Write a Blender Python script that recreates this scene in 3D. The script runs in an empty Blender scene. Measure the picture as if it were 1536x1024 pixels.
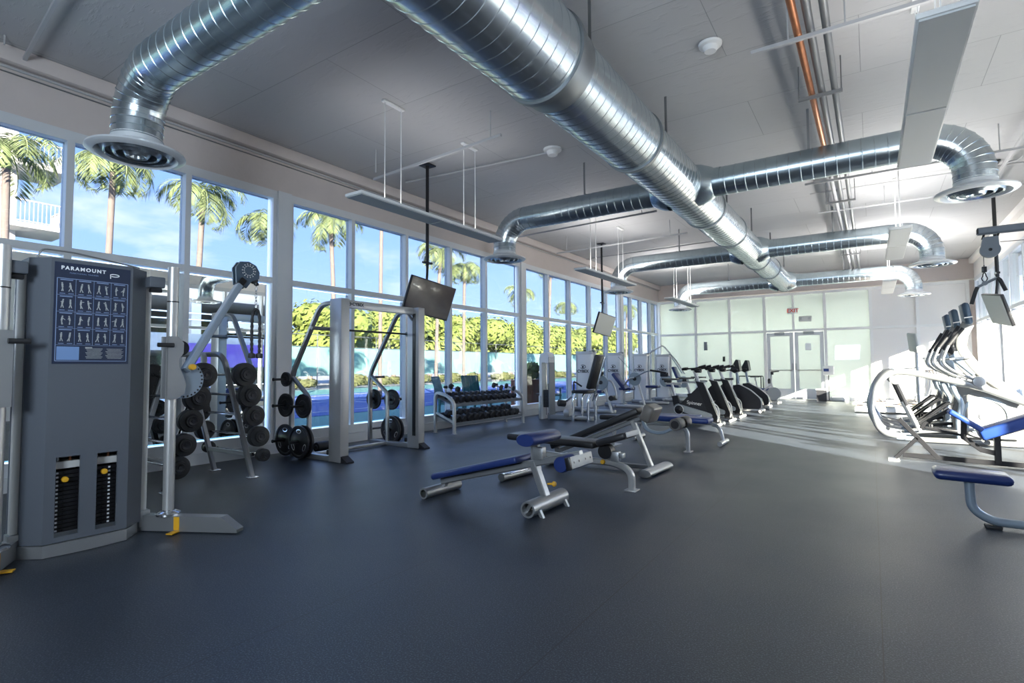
import bpy, bmesh, math, random
from mathutils import Vector, Matrix, Euler, Quaternion
V = Vector
random.seed(7)
COL = bpy.context.scene.collection
PI = math.pi
R = math.radians

# ------------------------------------------------------------------ materials
MATS = {}
def mat(name, col, rough=0.5, metal=0.0, bump=0.0, bscale=60, var=0.0, vscale=6, emis=None, estr=0, spec=0.5, coat=0, aniso=0):
    if name in MATS: return MATS[name]
    m = bpy.data.materials.new(name); m.use_nodes = True
    nt = m.node_tree; b = nt.nodes['Principled BSDF']
    c = (*col, 1)
    b.inputs['Base Color'].default_value = c
    b.inputs['Roughness'].default_value = rough
    b.inputs['Metallic'].default_value = metal
    b.inputs['Specular IOR Level'].default_value = spec
    if coat: b.inputs['Coat Weight'].default_value = coat
    tc = nt.nodes.new('ShaderNodeTexCoord')
    if var:
        n = nt.nodes.new('ShaderNodeTexNoise'); n.inputs['Scale'].default_value = vscale; n.inputs['Detail'].default_value = 5
        nt.links.new(tc.outputs['Object'], n.inputs['Vector'])
        mx = nt.nodes.new('ShaderNodeMix'); mx.data_type = 'RGBA'
        mx.inputs[6].default_value = tuple(max(0, v*(1-var)) for v in col)+(1,)
        mx.inputs[7].default_value = tuple(min(1, v*(1+var)) for v in col)+(1,)
        nt.links.new(n.outputs['Fac'], mx.inputs[0]); nt.links.new(mx.outputs[2], b.inputs['Base Color'])
    if bump:
        n = nt.nodes.new('ShaderNodeTexNoise'); n.inputs['Scale'].default_value = bscale; n.inputs['Detail'].default_value = 3
        nt.links.new(tc.outputs['Object'], n.inputs['Vector'])
        bp = nt.nodes.new('ShaderNodeBump'); bp.inputs['Strength'].default_value = bump; bp.inputs['Distance'].default_value = 0.01
        nt.links.new(n.outputs['Fac'], bp.inputs['Height']); nt.links.new(bp.outputs['Normal'], b.inputs['Normal'])
    if emis:
        b.inputs['Emission Color'].default_value = (*emis, 1); b.inputs['Emission Strength'].default_value = estr
    MATS[name] = m
    return m

def glass_mat(name, tint, refl=1.0, rough=0.0, opaque=0.0, opcol=(.8,.9,.85)):
    m = bpy.data.materials.new(name); m.use_nodes = True
    nt = m.node_tree; nt.nodes.clear()
    out = nt.nodes.new('ShaderNodeOutputMaterial')
    tr = nt.nodes.new('ShaderNodeBsdfTransparent'); tr.inputs[0].default_value = (*tint, 1)
    gl = nt.nodes.new('ShaderNodeBsdfGlossy'); gl.inputs['Roughness'].default_value = rough
    lw = nt.nodes.new('ShaderNodeLayerWeight'); lw.inputs[0].default_value = .5
    pw = nt.nodes.new('ShaderNodeMath'); pw.operation = 'POWER'; pw.inputs[1].default_value = 5
    nt.links.new(lw.outputs['Facing'], pw.inputs[0])
    mu = nt.nodes.new('ShaderNodeMath'); mu.operation = 'MULTIPLY_ADD'; mu.inputs[1].default_value = refl*.55; mu.inputs[2].default_value = refl*.035
    nt.links.new(pw.outputs[0], mu.inputs[0])
    src = tr
    if opaque:
        df = nt.nodes.new('ShaderNodeBsdfDiffuse'); df.inputs[0].default_value = (*opcol, 1)
        mm = nt.nodes.new('ShaderNodeMixShader'); mm.inputs[0].default_value = opaque
        nt.links.new(tr.outputs[0], mm.inputs[1]); nt.links.new(df.outputs[0], mm.inputs[2]); src = mm
    mx = nt.nodes.new('ShaderNodeMixShader')
    nt.links.new(mu.outputs[0], mx.inputs[0]); nt.links.new(src.outputs[0], mx.inputs[1]); nt.links.new(gl.outputs[0], mx.inputs[2])
    nt.links.new(mx.outputs[0], out.inputs[0])
    return m

M_alu = mat('white painted aluminium', (.62, .64, .66), .35, .1)
M_ell = mat('elliptical shell', (.17, .17, .165), .4)
M_mesh = mat('outdoor white metal', (.42, .42, .42), .5)
M_rim = mat('satin diffuser enamel', (.66, .68, .70), .3, .25)
M_white = mat('white paint', (.8, .8, .79), .5, var=.05)
M_beam = mat('painted concrete beam', (.56, .50, .475), .8, bump=.35, bscale=14, var=.06, vscale=3)
M_wallw = mat('white wall paint', (.80, .78, .76), .75)
M_silver = mat('silver powder coat', (.36, .37, .38), .34, .7)
M_silver2 = mat('satin light silver', (.50, .50, .50), .35, .6)
M_chrome = mat('chrome', (.82, .83, .85), .12, 1)
M_shroud = mat('slate grey shroud', (.105, .118, .14), .45, .15, bump=.05, bscale=300)
M_placard = mat('navy placard', (.018, .028, .06), .35)
M_line = mat('pale blue print', (.22, .30, .48), .6)
M_print = mat('white print', (.8, .82, .84), .6)
M_fig = mat('grey figure print', (.38, .40, .40), .6, var=.4, vscale=60)
M_black = mat('black steel', (.012, .012, .014), .35, .2)
M_rubber = mat('black rubber', (.018, .018, .02), .55, bump=.2, bscale=120)
M_iron = mat('dark cast iron', (.028, .028, .032), .38, .35)
M_blue = mat('navy blue vinyl', (.012, .03, .14), .36, bump=.12, bscale=180, coat=.15)
M_blue2 = mat('royal blue vinyl', (.012, .04, .19), .4)
M_vinyl = mat('black vinyl', (.02, .02, .022), .33, bump=.12, bscale=200)
M_yellow = mat('yellow plastic', (.72, .38, .02), .4)
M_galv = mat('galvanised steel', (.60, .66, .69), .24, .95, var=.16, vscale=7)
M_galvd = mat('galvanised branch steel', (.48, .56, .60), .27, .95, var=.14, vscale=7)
M_ring = mat('dull galvanised ring', (.30, .32, .33), .45, .8)
M_copper = mat('copper pipe', (.55, .22, .10), .35, .8, var=.3, vscale=10)
M_pipe = mat('grey steel pipe', (.25, .255, .26), .45, .6)
M_pipep = mat('painted conduit', (.42, .42, .43), .6)
M_strut = mat('painted strut', (.45, .45, .46), .5)
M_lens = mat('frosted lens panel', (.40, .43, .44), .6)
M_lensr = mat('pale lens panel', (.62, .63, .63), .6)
M_screen = mat('dark television screen', (.085, .065, .06), .10, var=.8, vscale=2.2, spec=.9, coat=.5)  # brownish tint of a reflection put into the screen colour
M_mach = mat('white machine shell', (.72, .74, .77), .4)
M_cream = mat('pale grey plastic', (.66, .66, .64), .45)
M_greyp = mat('grey plastic', (.20, .22, .245), .5)
M_bluegrey = mat('blue grey coated metal', (.26, .32, .39), .4, .3)
M_head = mat('slate blue cast head', (.045, .075, .11), .4, .2)
M_disc = mat('pale blue grey disc', (.27, .33, .38), .5)
M_orange = mat('orange treadmill belt', (.36, .17, .06), .7)
M_teal = mat('green windscreen', (.20, .40, .36), .8, var=.18, vscale=.6)
M_courtb = mat('blue court', (.05, .11, .36), .8)
M_courtg = mat('green court', (.11, .29, .26), .8)
M_pave = mat('pale paving', (.42, .42, .40), .9, var=.1)
M_stucco = mat('white stucco', (.55, .52, .50), .9)
M_conc = mat('grey concrete', (.30, .31, .32), .85, var=.1)
M_purple = mat('purple banner', (.09, .05, .28), .7)
M_trunk = mat('palm trunk', (.22, .18, .155), .9, bump=.5, bscale=12, var=.25, vscale=5)
M_frond = mat('palm frond', (.21, .26, .10), .7, var=.5, vscale=1.4)
M_leaf = mat('bright leaf', (.20, .25, .055), .8, var=.55, vscale=2.5)
M_leafd = mat('olive leaf', (.13, .14, .05), .8, var=.5, vscale=3)
M_red = mat('red lettering', (.7, .04, .03), .5)
M_redw = mat('cedar brown boards', (.30, .11, .06), .7, var=.3)
M_pot = mat('teal plastic', (.02, .16, .14), .5)

M_mirror = mat('mirror glass', (.80, .84, .84), .01, 1)
# floor
def floor_mat():
    m = bpy.data.materials.new('speckled rubber floor'); m.use_nodes = True
    nt = m.node_tree; b = nt.nodes['Principled BSDF']; L = nt.links.new
    tc = nt.nodes.new('ShaderNodeTexCoord')
    n1 = nt.nodes.new('ShaderNodeTexNoise'); n1.inputs['Scale'].default_value = 130; n1.inputs['Detail'].default_value = 2
    n2 = nt.nodes.new('ShaderNodeTexNoise'); n2.inputs['Scale'].default_value = 1.3; n2.inputs['Detail'].default_value = 4
    r1 = nt.nodes.new('ShaderNodeValToRGB'); r1.color_ramp.elements[0].position = .50; r1.color_ramp.elements[1].position = .72
    r1.color_ramp.elements[0].color = (.020, .028, .044, 1); r1.color_ramp.elements[1].color = (.12, .14, .17, 1)  # blue skylight sheen is tinted into both ramp colours
    mx = nt.nodes.new('ShaderNodeMix'); mx.data_type = 'RGBA'; mx.blend_type = 'MULTIPLY'; mx.inputs[0].default_value = .5
    L(tc.outputs['Object'], n1.inputs['Vector']); L(tc.outputs['Object'], n2.inputs['Vector'])
    L(n1.outputs['Fac'], r1.inputs[0]); L(r1.outputs[0], mx.inputs[6]); L(n2.outputs['Fac'], mx.inputs[7])
    # seams
    br = nt.nodes.new('ShaderNodeTexBrick'); br.offset = 0
    br.inputs['Scale'].default_value = 1; br.inputs['Mortar Size'].default_value = .003; br.inputs['Brick Width'].default_value = 1.22; br.inputs['Row Height'].default_value = 12
    L(tc.outputs['Object'], br.inputs['Vector'])
    mx2 = nt.nodes.new('ShaderNodeMix'); mx2.data_type = 'RGBA'; mx2.inputs[7].default_value = (.012, .012, .014, 1)
    L(br.outputs['Fac'], mx2.inputs[0]); L(mx.outputs[2], mx2.inputs[6]); L(mx2.outputs[2], b.inputs['Base Color'])
    b.inputs['Roughness'].default_value = .40
    b.inputs['Specular IOR Level'].default_value = .65
    mr = nt.nodes.new('ShaderNodeMapRange'); mr.inputs[3].default_value = .33; mr.inputs[4].default_value = .5
    L(n2.outputs['Fac'], mr.inputs[0]); L(mr.outputs[0], b.inputs['Roughness'])
    bp = nt.nodes.new('ShaderNodeBump'); bp.inputs['Strength'].default_value = .35; bp.inputs['Distance'].default_value = .004
    L(n1.outputs['Fac'], bp.inputs['Height']); L(bp.outputs[0], b.inputs['Normal'])
    return m
def ceil_mat():
    m = bpy.data.materials.new('painted board marked ceiling'); m.use_nodes = True
    nt = m.node_tree; b = nt.nodes['Principled BSDF']; L = nt.links.new
    tc = nt.nodes.new('ShaderNodeTexCoord')
    br = nt.nodes.new('ShaderNodeTexBrick'); br.offset = .5
    br.inputs['Scale'].default_value = 1; br.inputs['Mortar Size'].default_value = .004; br.inputs['Brick Width'].default_value = 2.44; br.inputs['Row Height'].default_value = 1.22
    br.inputs['Color1'].default_value = (.48, .48, .485, 1); br.inputs['Color2'].default_value = (.45, .45, .455, 1); br.inputs['Mortar'].default_value = (.30, .30, .305, 1)
    L(tc.outputs['Object'], br.inputs['Vector']); L(br.outputs['Color'], b.inputs['Base Color'])
    mp = nt.nodes.new('ShaderNodeMapping'); mp.inputs['Scale'].default_value = (3, 9, 3); mp.inputs['Rotation'].default_value = (0, 0, .3)
    n = nt.nodes.new('ShaderNodeTexNoise'); n.inputs['Scale'].default_value = 1.2; n.inputs['Detail'].default_value = 6; n.inputs['Roughness'].default_value = .6
    L(tc.outputs['Object'], mp.inputs[0]); L(mp.outputs[0], n.inputs['Vector'])
    cr = nt.nodes.new('ShaderNodeValToRGB'); cr.color_ramp.elements[0].position = .52; cr.color_ramp.elements[1].position = .72
    L(n.outputs['Fac'], cr.inputs[0])
    ad = nt.nodes.new('ShaderNodeMath'); ad.operation = 'ADD'
    L(cr.outputs[0], ad.inputs[0]); L(br.outputs['Fac'], ad.inputs[1])
    bp = nt.nodes.new('ShaderNodeBump'); bp.inputs['Strength'].default_value = .5; bp.inputs['Distance'].default_value = .01
    L(ad.outputs[0], bp.inputs['Height']); L(bp.outputs[0], b.inputs['Normal'])
    b.inputs['Roughness'].default_value = .75
    return m
M_floor = floor_mat(); M_ceil = ceil_mat()
M_glass = glass_mat('clear window glass', (.93, .97, .97), 1.0)
M_glassl = glass_mat('dimming window glass', (.50, .515, .525), 1.0)  # dark tint added to dim the bright outdoors behind these panes
M_glassg = glass_mat('pale green partition glass', (.92, .97, .94), .5, opaque=.5, opcol=(.93, .95, .92))

# ------------------------------------------------------------------ mesh builder
class MB:
    def __init__(s, sharp=32): s.bm = bmesh.new(); s.sharp = sharp
    def box(s, c, d, rot=None, bev=0, seg=2):
        g = bmesh.ops.create_cube(s.bm, size=1)
        vs = g['verts']
        for v in vs: v.co = V((v.co.x*d[0], v.co.y*d[1], v.co.z*d[2]))
        if bev:
            es = list({e for v in vs for e in v.link_edges})
            r = bmesh.ops.bevel(s.bm, geom=es, offset=min(bev, min(d)*.49), segments=seg, affect='EDGES', profile=.5)
            vs = list({v for f in r['faces'] for v in f.verts} | {v for v in vs if v.is_valid})
        M = Matrix.Translation(V(c))
        if rot is not None:
            M = M @ (rot.to_4x4() if not isinstance(rot, (tuple, list)) else Euler(rot).to_matrix().to_4x4())
        for v in vs: v.co = M @ v.co
        return s
    def sweep(s, path, prof, caps=True, up=None, scale=None, closed=False):
        P = [V(p) for p in path]; n = len(P); rings = []
        T = []
        for i in range(n):
            if closed: t = P[(i+1) % n]-P[i-1]
            elif i == 0: t = P[1]-P[0]
            elif i == n-1: t = P[-1]-P[-2]
            else: t = (P[i+1]-P[i]).normalized()+(P[i]-P[i-1]).normalized()
            T.append(t.normalized())
        u = V(up) if up else (V((0, 0, 1)) if abs(T[0].z) < .95 else V((1, 0, 0)))
        u = (u-T[0]*u.dot(T[0])).normalized()
        for i in range(n):
            if i:
                q = T[i-1].rotation_difference(T[i]); u = q @ u
                u = (u-T[i]*u.dot(T[i])).normalized()
            w = T[i].cross(u)
            k = scale[i] if scale else 1
            m = 1
            if 0 < i < n-1 and not closed:
                c = T[i].dot((P[i+1]-P[i]).normalized()); m = 1/max(c, .5)
            rings.append([s.bm.verts.new(P[i]+(w*a+u*b)*k) for a, b in prof])
        k = len(prof)
        rr = range(n if closed else n-1)
        for i in rr:
            A, B = rings[i], rings[(i+1) % n]
            for j in range(k):
                s.bm.faces.new((A[j], A[(j+1) % k], B[(j+1) % k], B[j]))
        if caps and not closed:
            s.bm.faces.new(rings[0][::-1]); s.bm.faces.new(rings[-1])
        return s
    def tube(s, path, r, n=12, **k):
        return s.sweep(path, [(r*math.cos(2*PI*i/n), r*math.sin(2*PI*i/n)) for i in range(n)], **k)
    def bar(s, path, w, h, bev=.006, **k):
        a, b = w/2, h/2; e = min(bev, a*.6, b*.6)
        return s.sweep(path, [(-a+e, -b), (a-e, -b), (a, -b+e), (a, b-e), (a-e, b), (-a+e, b), (-a, b-e), (-a, -b+e)], **k)
    def prism(s, pts, axis, a, b):
        # pts: 2D polygon in the plane normal to axis; extruded from a to b
        def P(p, t):
            return V({'x': (t, p[0], p[1]), 'y': (p[0], t, p[1]), 'z': (p[0], p[1], t)}[axis])
        A = [s.bm.verts.new(P(p, a)) for p in pts]; B = [s.bm.verts.new(P(p, b)) for p in pts]
        n = len(pts)
        for i in range(n): s.bm.faces.new((A[i], A[(i+1) % n], B[(i+1) % n], B[i]))
        s.bm.faces.new(A[::-1]); s.bm.faces.new(B)
        return s
    def lathe(s, prof, c, axis=(0, 0, 1), n=32, cap=False):
        # prof: list of (radius, height along axis)
        ax = V(axis).normalized(); q = V((0, 0, 1)).rotation_difference(ax)
        rings = []
        for r, h in prof:
            if r < 1e-6: rings.append([s.bm.verts.new(V(c)+q @ V((0, 0, h)))])
            else: rings.append([s.bm.verts.new(V(c)+q @ V((r*math.cos(2*PI*i/n), r*math.sin(2*PI*i/n), h))) for i in range(n)])
        for A, B in zip(rings, rings[1:]):
            for i in range(n):
                j = (i+1) % n
                if len(A) == 1 and len(B) == 1: continue
                if len(A) == 1: s.bm.faces.new((A[0], B[i], B[j]))
                elif len(B) == 1: s.bm.faces.new((A[i], A[j], B[0]))
                else: s.bm.faces.new((A[i], A[j], B[j], B[i]))
        return s
    def quad(s, a, b, c, d):
        s.bm.faces.new([s.bm.verts.new(V(p)) for p in (a, b, c, d)]); return s
    def build(s, name, m, parent=None, world=False, origin=None, nonorm=False, smooth=True):
        bm = s.bm
        if not nonorm: bmesh.ops.recalc_face_normals(bm, faces=bm.faces)
        if parent is not None and world:
            pm = Matrix.LocRotScale(parent.location, parent.rotation_euler, None)
            pp = parent.parent
            if pp is not None: pm = Matrix.LocRotScale(pp.location, pp.rotation_euler, None) @ pm
            bm.transform(pm.inverted())
        loc = V((0, 0, 0))
        if parent is None:
            if origin is None:
                xs = [v.co for v in bm.verts]
                mn = V([min(v[i] for v in xs) for i in range(3)]); mxx = V([max(v[i] for v in xs) for i in range(3)])
                origin = V(((mn.x+mxx.x)/2, (mn.y+mxx.y)/2, mn.z))
            loc = V(origin); bm.transform(Matrix.Translation(-loc))
        if smooth:
            a = R(s.sharp)
            for f in bm.faces: f.smooth = True
            for e in bm.edges:
                if len(e.link_faces) != 2 or e.calc_face_angle(0) > a: e.smooth = False
        me = bpy.data.meshes.new(name); bm.to_mesh(me); bm.free()
        me.materials.append(m)
        o = bpy.data.objects.new(name, me); COL.objects.link(o); o.location = loc
        if parent is not None: o.parent = parent
        return o

def tag(o, label, cat, group=None, kind=None):
    o['label'] = label; o['category'] = cat
    if group: o['group'] = group
    if kind: o['kind'] = kind
    return o
def thing(name, loc, label, cat, group=None, rz=0):
    o = bpy.data.objects.new(name, None); COL.objects.link(o); o.location = loc; o.rotation_euler = (0, 0, rz)
    o.empty_display_size = .1
    return tag(o, label, cat, group)
def struct(o): o['kind'] = 'structure'; return o
def dup(root, loc, rot=None, label=None, group=None):
    r = root.copy(); COL.objects.link(r); r.location = loc
    if rot is not None: r.rotation_euler = rot
    if label: r['label'] = label
    if group: r['group'] = group
    for ch in list(root.children):
        c = ch.copy(); COL.objects.link(c); c.parent = r
        for g in list(ch.children):
            d = g.copy(); COL.objects.link(d); d.parent = c
    return r
def text(s, size, m, name, parent, M, extr=.002, ax=1.0, bold=0):
    cu = bpy.data.curves.new(name, 'FONT'); cu.body = s; cu.size = size; cu.extrude = extr; cu.align_x = 'CENTER'; cu.align_y = 'CENTER'; cu.space_character = ax; cu.offset = bold
    t = bpy.data.objects.new('tmp', cu); COL.objects.link(t)
    bpy.context.view_layer.update()
    me = bpy.data.meshes.new_from_object(t.evaluated_get(bpy.context.evaluated_depsgraph_get()))
    bpy.data.objects.remove(t); bpy.data.curves.remove(cu)
    me.transform(M); me.materials.clear(); me.materials.append(m); me.name = name
    o = bpy.data.objects.new(name, me); COL.objects.link(o)
    if parent is not None: o.parent = parent
    return o
def fillet(pts, r, n=6):
    P = [V(p) for p in pts]; out = [P[0]]
    for a, b, c in zip(P, P[1:], P[2:]):
        d1 = (a-b); d2 = (c-b); k = min(r, d1.length*.49, d2.length*.49)
        p = b+d1.normalized()*k; q = b+d2.normalized()*k
        for i in range(n+1):
            t = i/n; out.append(p*(1-t)**2+b*2*t*(1-t)+q*t*t)
    out.append(P[-1]); return out
def plane_M(origin, xdir, ydir):
    x = V(xdir).normalized(); y = V(ydir).normalized(); z = x.cross(y)
    M = Matrix.Identity(4)
    for i in range(3): M[i][0] = x[i]; M[i][1] = y[i]; M[i][2] = z[i]; M[i][3] = origin[i]
    return M

# ------------------------------------------------------------------ room shell
XL, XR, YF, ZC = -7.48, 2.80, 22.4, 4.65
YB = -2.6
struct(MB().box(((XL+XR)/2, (YB+YF)/2, -.05), (XR-XL+.5, YF-YB+.5, .10)).build('floor', M_floor, origin=(0, 0, 0)))
struct(MB().box(((XL+XR)/2, (YB+YF)/2, ZC+.1), (XR-XL+.9, YF-YB+.6, .2)).build('ceiling', M_ceil, origin=(0, 0, ZC)))
struct(MB().box(((XL+XR)/2, YB-.1, ZC/2), (XR-XL+.6, .2, ZC)).build('wall_back', mat('grey back wall paint', (.30, .30, .31), .8)))
HEAD = 3.95
def side_wall(xs, side):
    sg = 1 if side == 'left' else -1
    xc = xs-sg*.12
    b = MB().box((xc, (YB+YF)/2, (HEAD+ZC)/2), (.24, YF-YB+.4, ZC-HEAD))
    b.box((xs+sg*.05, (YB+YF)/2, 4.56), (.14, YF-YB, .18), bev=.03)
    return b
b = side_wall(XL, 'left')
struct(b.build('wall_left', M_beam))
b = side_wall(XR, 'right')
b.box((XR+.12, (YB+5.6)/2, HEAD/2), (.24, 5.6-YB, HEAD))
b.box((XR+.12, YF-.1, HEAD/2), (.24, .5, HEAD))
struct(b.build('wall_right', M_wallw))
# beam joints and small conduit running along the left beam
tag(MB().tube([(XL+.03, -2, 4.44), (XL+.03, YF-.05, 4.44)], .016, 8).build('conduit', M_pipep), 'thin painted conduit running along the top of the window beam', 'conduit')
tag(MB().bar([(XL+.02, -2, 4.39), (XL+.02, 9.4, 4.39)], .015, .015).build('cable', M_pipe), 'thin dark cable clipped below the conduit on the window beam', 'cable')

cols_left = [-2.6, 4.83, 11.62, 18.2, 22.3]
mull_left = [0.9, 2.19, 3.45, 6.17, 7.47, 8.78, 10.05, 12.95, 14.26, 15.65, 16.95, 19.2, 20.25, 21.3]
def window_wall(x, cols, mulls, zt, n, glass, skip=()):
    """one window unit per bay between columns; each unit: frame, transom, mullions, sill, panes"""
    for i, (a, c) in enumerate(zip(cols, cols[1:])):
        a2 = a+.11; c2 = c-.11
        ms = [m for m in mulls if a2 < m < c2]
        fr = MB()
        fr.box((x, (a2+c2)/2, HEAD-.06), (.16, c2-a2, .12)); fr.box((x, (a2+c2)/2, .16), (.16, c2-a2, .26))
        fr.box((x, a2+.03, (HEAD+.16)/2), (.157, .06, HEAD-.40)); fr.box((x, c2-.03, (HEAD+.16)/2), (.157, .06, HEAD-.40))
        w = struct(fr.build('window_%d' % (n+i), M_alu))
        tr = MB().box((x, (a2+c2)/2, zt), (.15, c2-a2-.12, .085))
        tr.build('transom', M_alu, w, True)
        for m in ms:
            MB().box((x, m, (HEAD+.2)/2), (.155, .07, HEAD-.3)).build('mullion', M_alu, w, True)
        ed = [a2+.06]+ms+[c2-.06]
        for p, q in zip(ed, ed[1:]):
            g = MB().box((x-.02, (p+q)/2, (zt+HEAD)/2-.04), (.006, q-p-.07, HEAD-zt-.16)).build('upper_pane', glass, w, True)
            g = MB().box((x-.02, (p+q)/2, (zt+.29)/2-.02), (.006, q-p-.07, zt-.29-.085)).build('mirror_pane' if n+i == 1 else 'lower_pane', M_mirror if n+i == 1 else glass, w, True)
window_wall(XL-.03, cols_left, mull_left, 2.58, 1, M_glassl)
for k, c in enumerate(cols_left[1:-1]):
    struct(MB().box((XL-.02, c, HEAD/2), (.22, .225, HEAD)).build('wall_left_column', M_alu))
struct(MB().box((XL+.07, (YB+YF)/2, .075), (.06, YF-YB, .15)).build('baseboard_left', M_alu))
cols_right = [5.6, 12.0, 18.2, 22.1]
mull_right = [6.9, 8.2, 9.5, 10.8, 13.2, 14.4, 15.6, 16.9, 19.2, 20.2, 21.2]
window_wall(XR+.03, cols_right, mull_right, 2.58, 5, M_glass)
for c in cols_right[1:-1]:
    struct(MB().box((XR+.02, c, HEAD/2), (.22, .20, HEAD)).build('wall_right_column', M_alu))
struct(MB().box((XR-.06, (5.6+YF)/2, .075), (.06, YF-5.6, .15)).build('baseboard_right', M_alu))

# far wall
b = MB().box(((XL+XR)/2, YF+.12, (HEAD+ZC)/2+.02), (XR-XL+.3, .24, ZC-HEAD-.04))
b.box((XR-.09, YF+.1, HEAD/2), (.18, .2, HEAD))
struct(b.build('wall_far', M_beam))
xs = [-7.44, -5.93, -4.62, -3.36, -1.36, 0.02, 1.32, 2.62]
fr = MB()
for x in xs: fr.box((x, YF, HEAD/2), (.09, .14, HEAD))
fr.box((-2.38, YF, (2.5+HEAD)/2), (.07, .133, HEAD-2.5))
fr.box(((xs[0]+xs[-1])/2, YF, HEAD-.04), (xs[-1]-xs[0], .138, .09))
fr.box(((xs[0]+xs[-1])/2, YF, 2.54), (xs[-1]-xs[0], .136, .085))
fr.box(((xs[0]+xs[3])/2, YF, .06), (xs[3]-xs[0], .136, .12)); fr.box(((xs[4]+xs[-1])/2, YF, .06), (xs[-1]-xs[4], .136, .12))
wf = struct(fr.build('window_8', M_white))
for a, c in zip(xs, xs[1:]):
    solid = a > 0
    for z0, z1 in ((.12, 2.5), (2.58, 3.87)):
        if a == -3.36 and z0 < 1: continue
        nm = 'white_panel' if solid else 'partition_pane'
        MB().box(((a+c)/2, YF+.02, (z0+z1)/2), (c-a-.09, .012, z1-z0)).build(nm, M_wallw if solid else M_glassg, wf, True)
for i, (a, c) in enumerate(((-3.31, -2.39), (-2.37, -1.41))):
    d = MB(); w = c-a; m = (a+c)/2
    for x in (a+.07, c-.07): d.box((x, YF, 1.25), (.12, .06, 2.46))
    d.box((m, YF, 2.41), (w-.18, .056, .12)); d.box((m, YF, .205), (w-.18, .056, .36))
    dr = struct(d.build('door_%d' % (i+1), M_alu))
    MB().box((m, YF, 1.37), (w-.24, .012, 1.98)).build('door_pane', M_glassg, dr, True)
    MB().tube([(a+.1, YF-.09, 1.07), (c-.1, YF-.09, 1.07)], .022, 10).box((a+.1, YF-.05, 1.07), (.06, .09, .08)).box((c-.1, YF-.05, 1.07), (.06, .09, .08)).build('push_bar', M_silver2, dr, True)
    MB().box((m, YF-.07, 2.44), (.34, .10, .09), bev=.01).build('door_closer', M_silver, dr, True)
    MB().box((a+.04 if i else c-.04, YF-.05, 1.2), (.03, .04, .25), bev=.01).build('door_pull', M_silver, dr, True)
tag(MB().box((-1.92, YF-.03, 1.93), (.19, .008, .26)).build('notice', M_print), 'white paper notice taped to the right glass door', 'notice')
ex = tag(MB().box((-2.38, YF-.10, 3.27), (.34, .03, .22), bev=.005).build('exit_sign', mat('sign face', (.82, .84, .80), .4)), 'small exit sign with red letters above the glass double doors', 'sign')
o = text('EXIT', .19, M_red, 'lettering', ex, plane_M((0, -.020, .11), (1, 0, 0), (0, 0, 1)), bold=.004)
t = thing('security_light', (-1.98, YF-.06, 2.85), 'faint grey emergency light box beside the exit sign', 'emergency light')
MB().box((0, 0, .11), (.42, .07, .20), bev=.02).build('housing', M_cream, t)
for s_ in (-.13, .13): MB().lathe([(.0, .03), (.045, .02), (.05, 0)], (s_, -.04, .12), (0, -1, 0), 14).build('lamp', M_silver2, t)
# room beyond the partition
bk = MB().box((-2.5, YF+4.6, 2.2), (11, .1, 4.4)).box((-7.9, YF+2.35, 2.2), (.1, 4.5, 4.4)).box((2.85, YF+2.35, 2.2), (.1, 4.5, 4.4))
struct(bk.build('wall_corridor', mat('pale green wall', (.78, .83, .76), .8)))
struct(MB().box((-2.6, YF+2.6, -.05), (10.6, 4.2, .1)).build('floor_corridor', mat('pale tile', (.5, .5, .48), .6)))
struct(MB().box((-2.5, YF+2.35, 4.35), (10.9, 4.6, .1)).build('ceiling_corridor', M_white))
tag(MB().box((-5.55, YF-.06, 2.05), (.13, .06, .34), bev=.01).build('wall_phone', M_greyp), 'small grey wall handset on the glass partition', 'phone')
tag(MB().box((-4.86, YF-.06, 1.52), (.09, .04, .2), bev=.01).build('card_reader', M_black), 'small black card reader on the glass partition', 'card reader')

# ------------------------------------------------------------------ ducts
def ribbed(path, r, pitch=.13, n=40, rib=.004):
    """spiral duct: rings along a path"""
    P = [V(p) for p in path]; L = [0]
    for a, b in zip(P, P[1:]): L.append(L[-1]+(b-a).length)
    def at(s):
        for i in range(len(P)-1):
            if s <= L[i+1] or i == len(P)-2:
                t = (s-L[i])/max(L[i+1]-L[i], 1e-6); return P[i].lerp(P[i+1], min(max(t, 0), 1))
    S = []; k = []
    s = 0
    while s < L[-1]:
        for d, q in ((0, 1), (pitch-.016, 1), (pitch-.012, 1+rib/r), (pitch-.005, 1+rib/r)):
            if s+d < L[-1]: S.append(at(s+d)); k.append(q)
        s += pitch
    S.append(P[-1]); k.append(1)
    m = MB(sharp=16); m.tube(S, r, n, scale=k, caps=True, up=(0, 0, 1) if abs((S[1]-S[0]).normalized().z) < .9 else (1, 0, 0))
    return m
DX, DZ = -2.26, 3.9
md = thing('main_duct', (DX, 8, DZ), 'big galvanised spiral duct running the length of the ceiling, stepping down in size', 'duct')
segs = [(-1.6, 3.85, .39), (3.85, 5.95, .352), (5.95, 9.2, .333), (9.2, 11.1, .315), (11.1, 14.2, .30), (14.2, 16.0, .285), (16.0, 19.15, .27)]
for i, (a, c, r) in enumerate(segs):
    ribbed([(DX, a, DZ), (DX, c+.02, DZ)], r, .135, 64).build('duct_section', M_galv, md, True)
    if i < len(segs)-1:
        MB(sharp=50).lathe([(r, 0), (r+.02, .0), (r+.022, .05), (r-.012, .07), (r-.012, .22), (segs[i+1][2]+.02, .24), (segs[i+1][2]+.022, .29), (segs[i+1][2], .30)] if i == 0 else [(r, 0), (r+.018, .0), (r+.018, .05), (segs[i+1][2], .09)], (DX, c, DZ), (0, 1, 0), 64).build('coupling', M_ring, md, True)
MB().lathe([(.27, 0), (.285, .01), (.285, .05), (.27, .06), (.0, .06)], (DX, 19.15, DZ), (0, 1, 0), 48).build('end_cap', M_galv, md, True)
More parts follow.
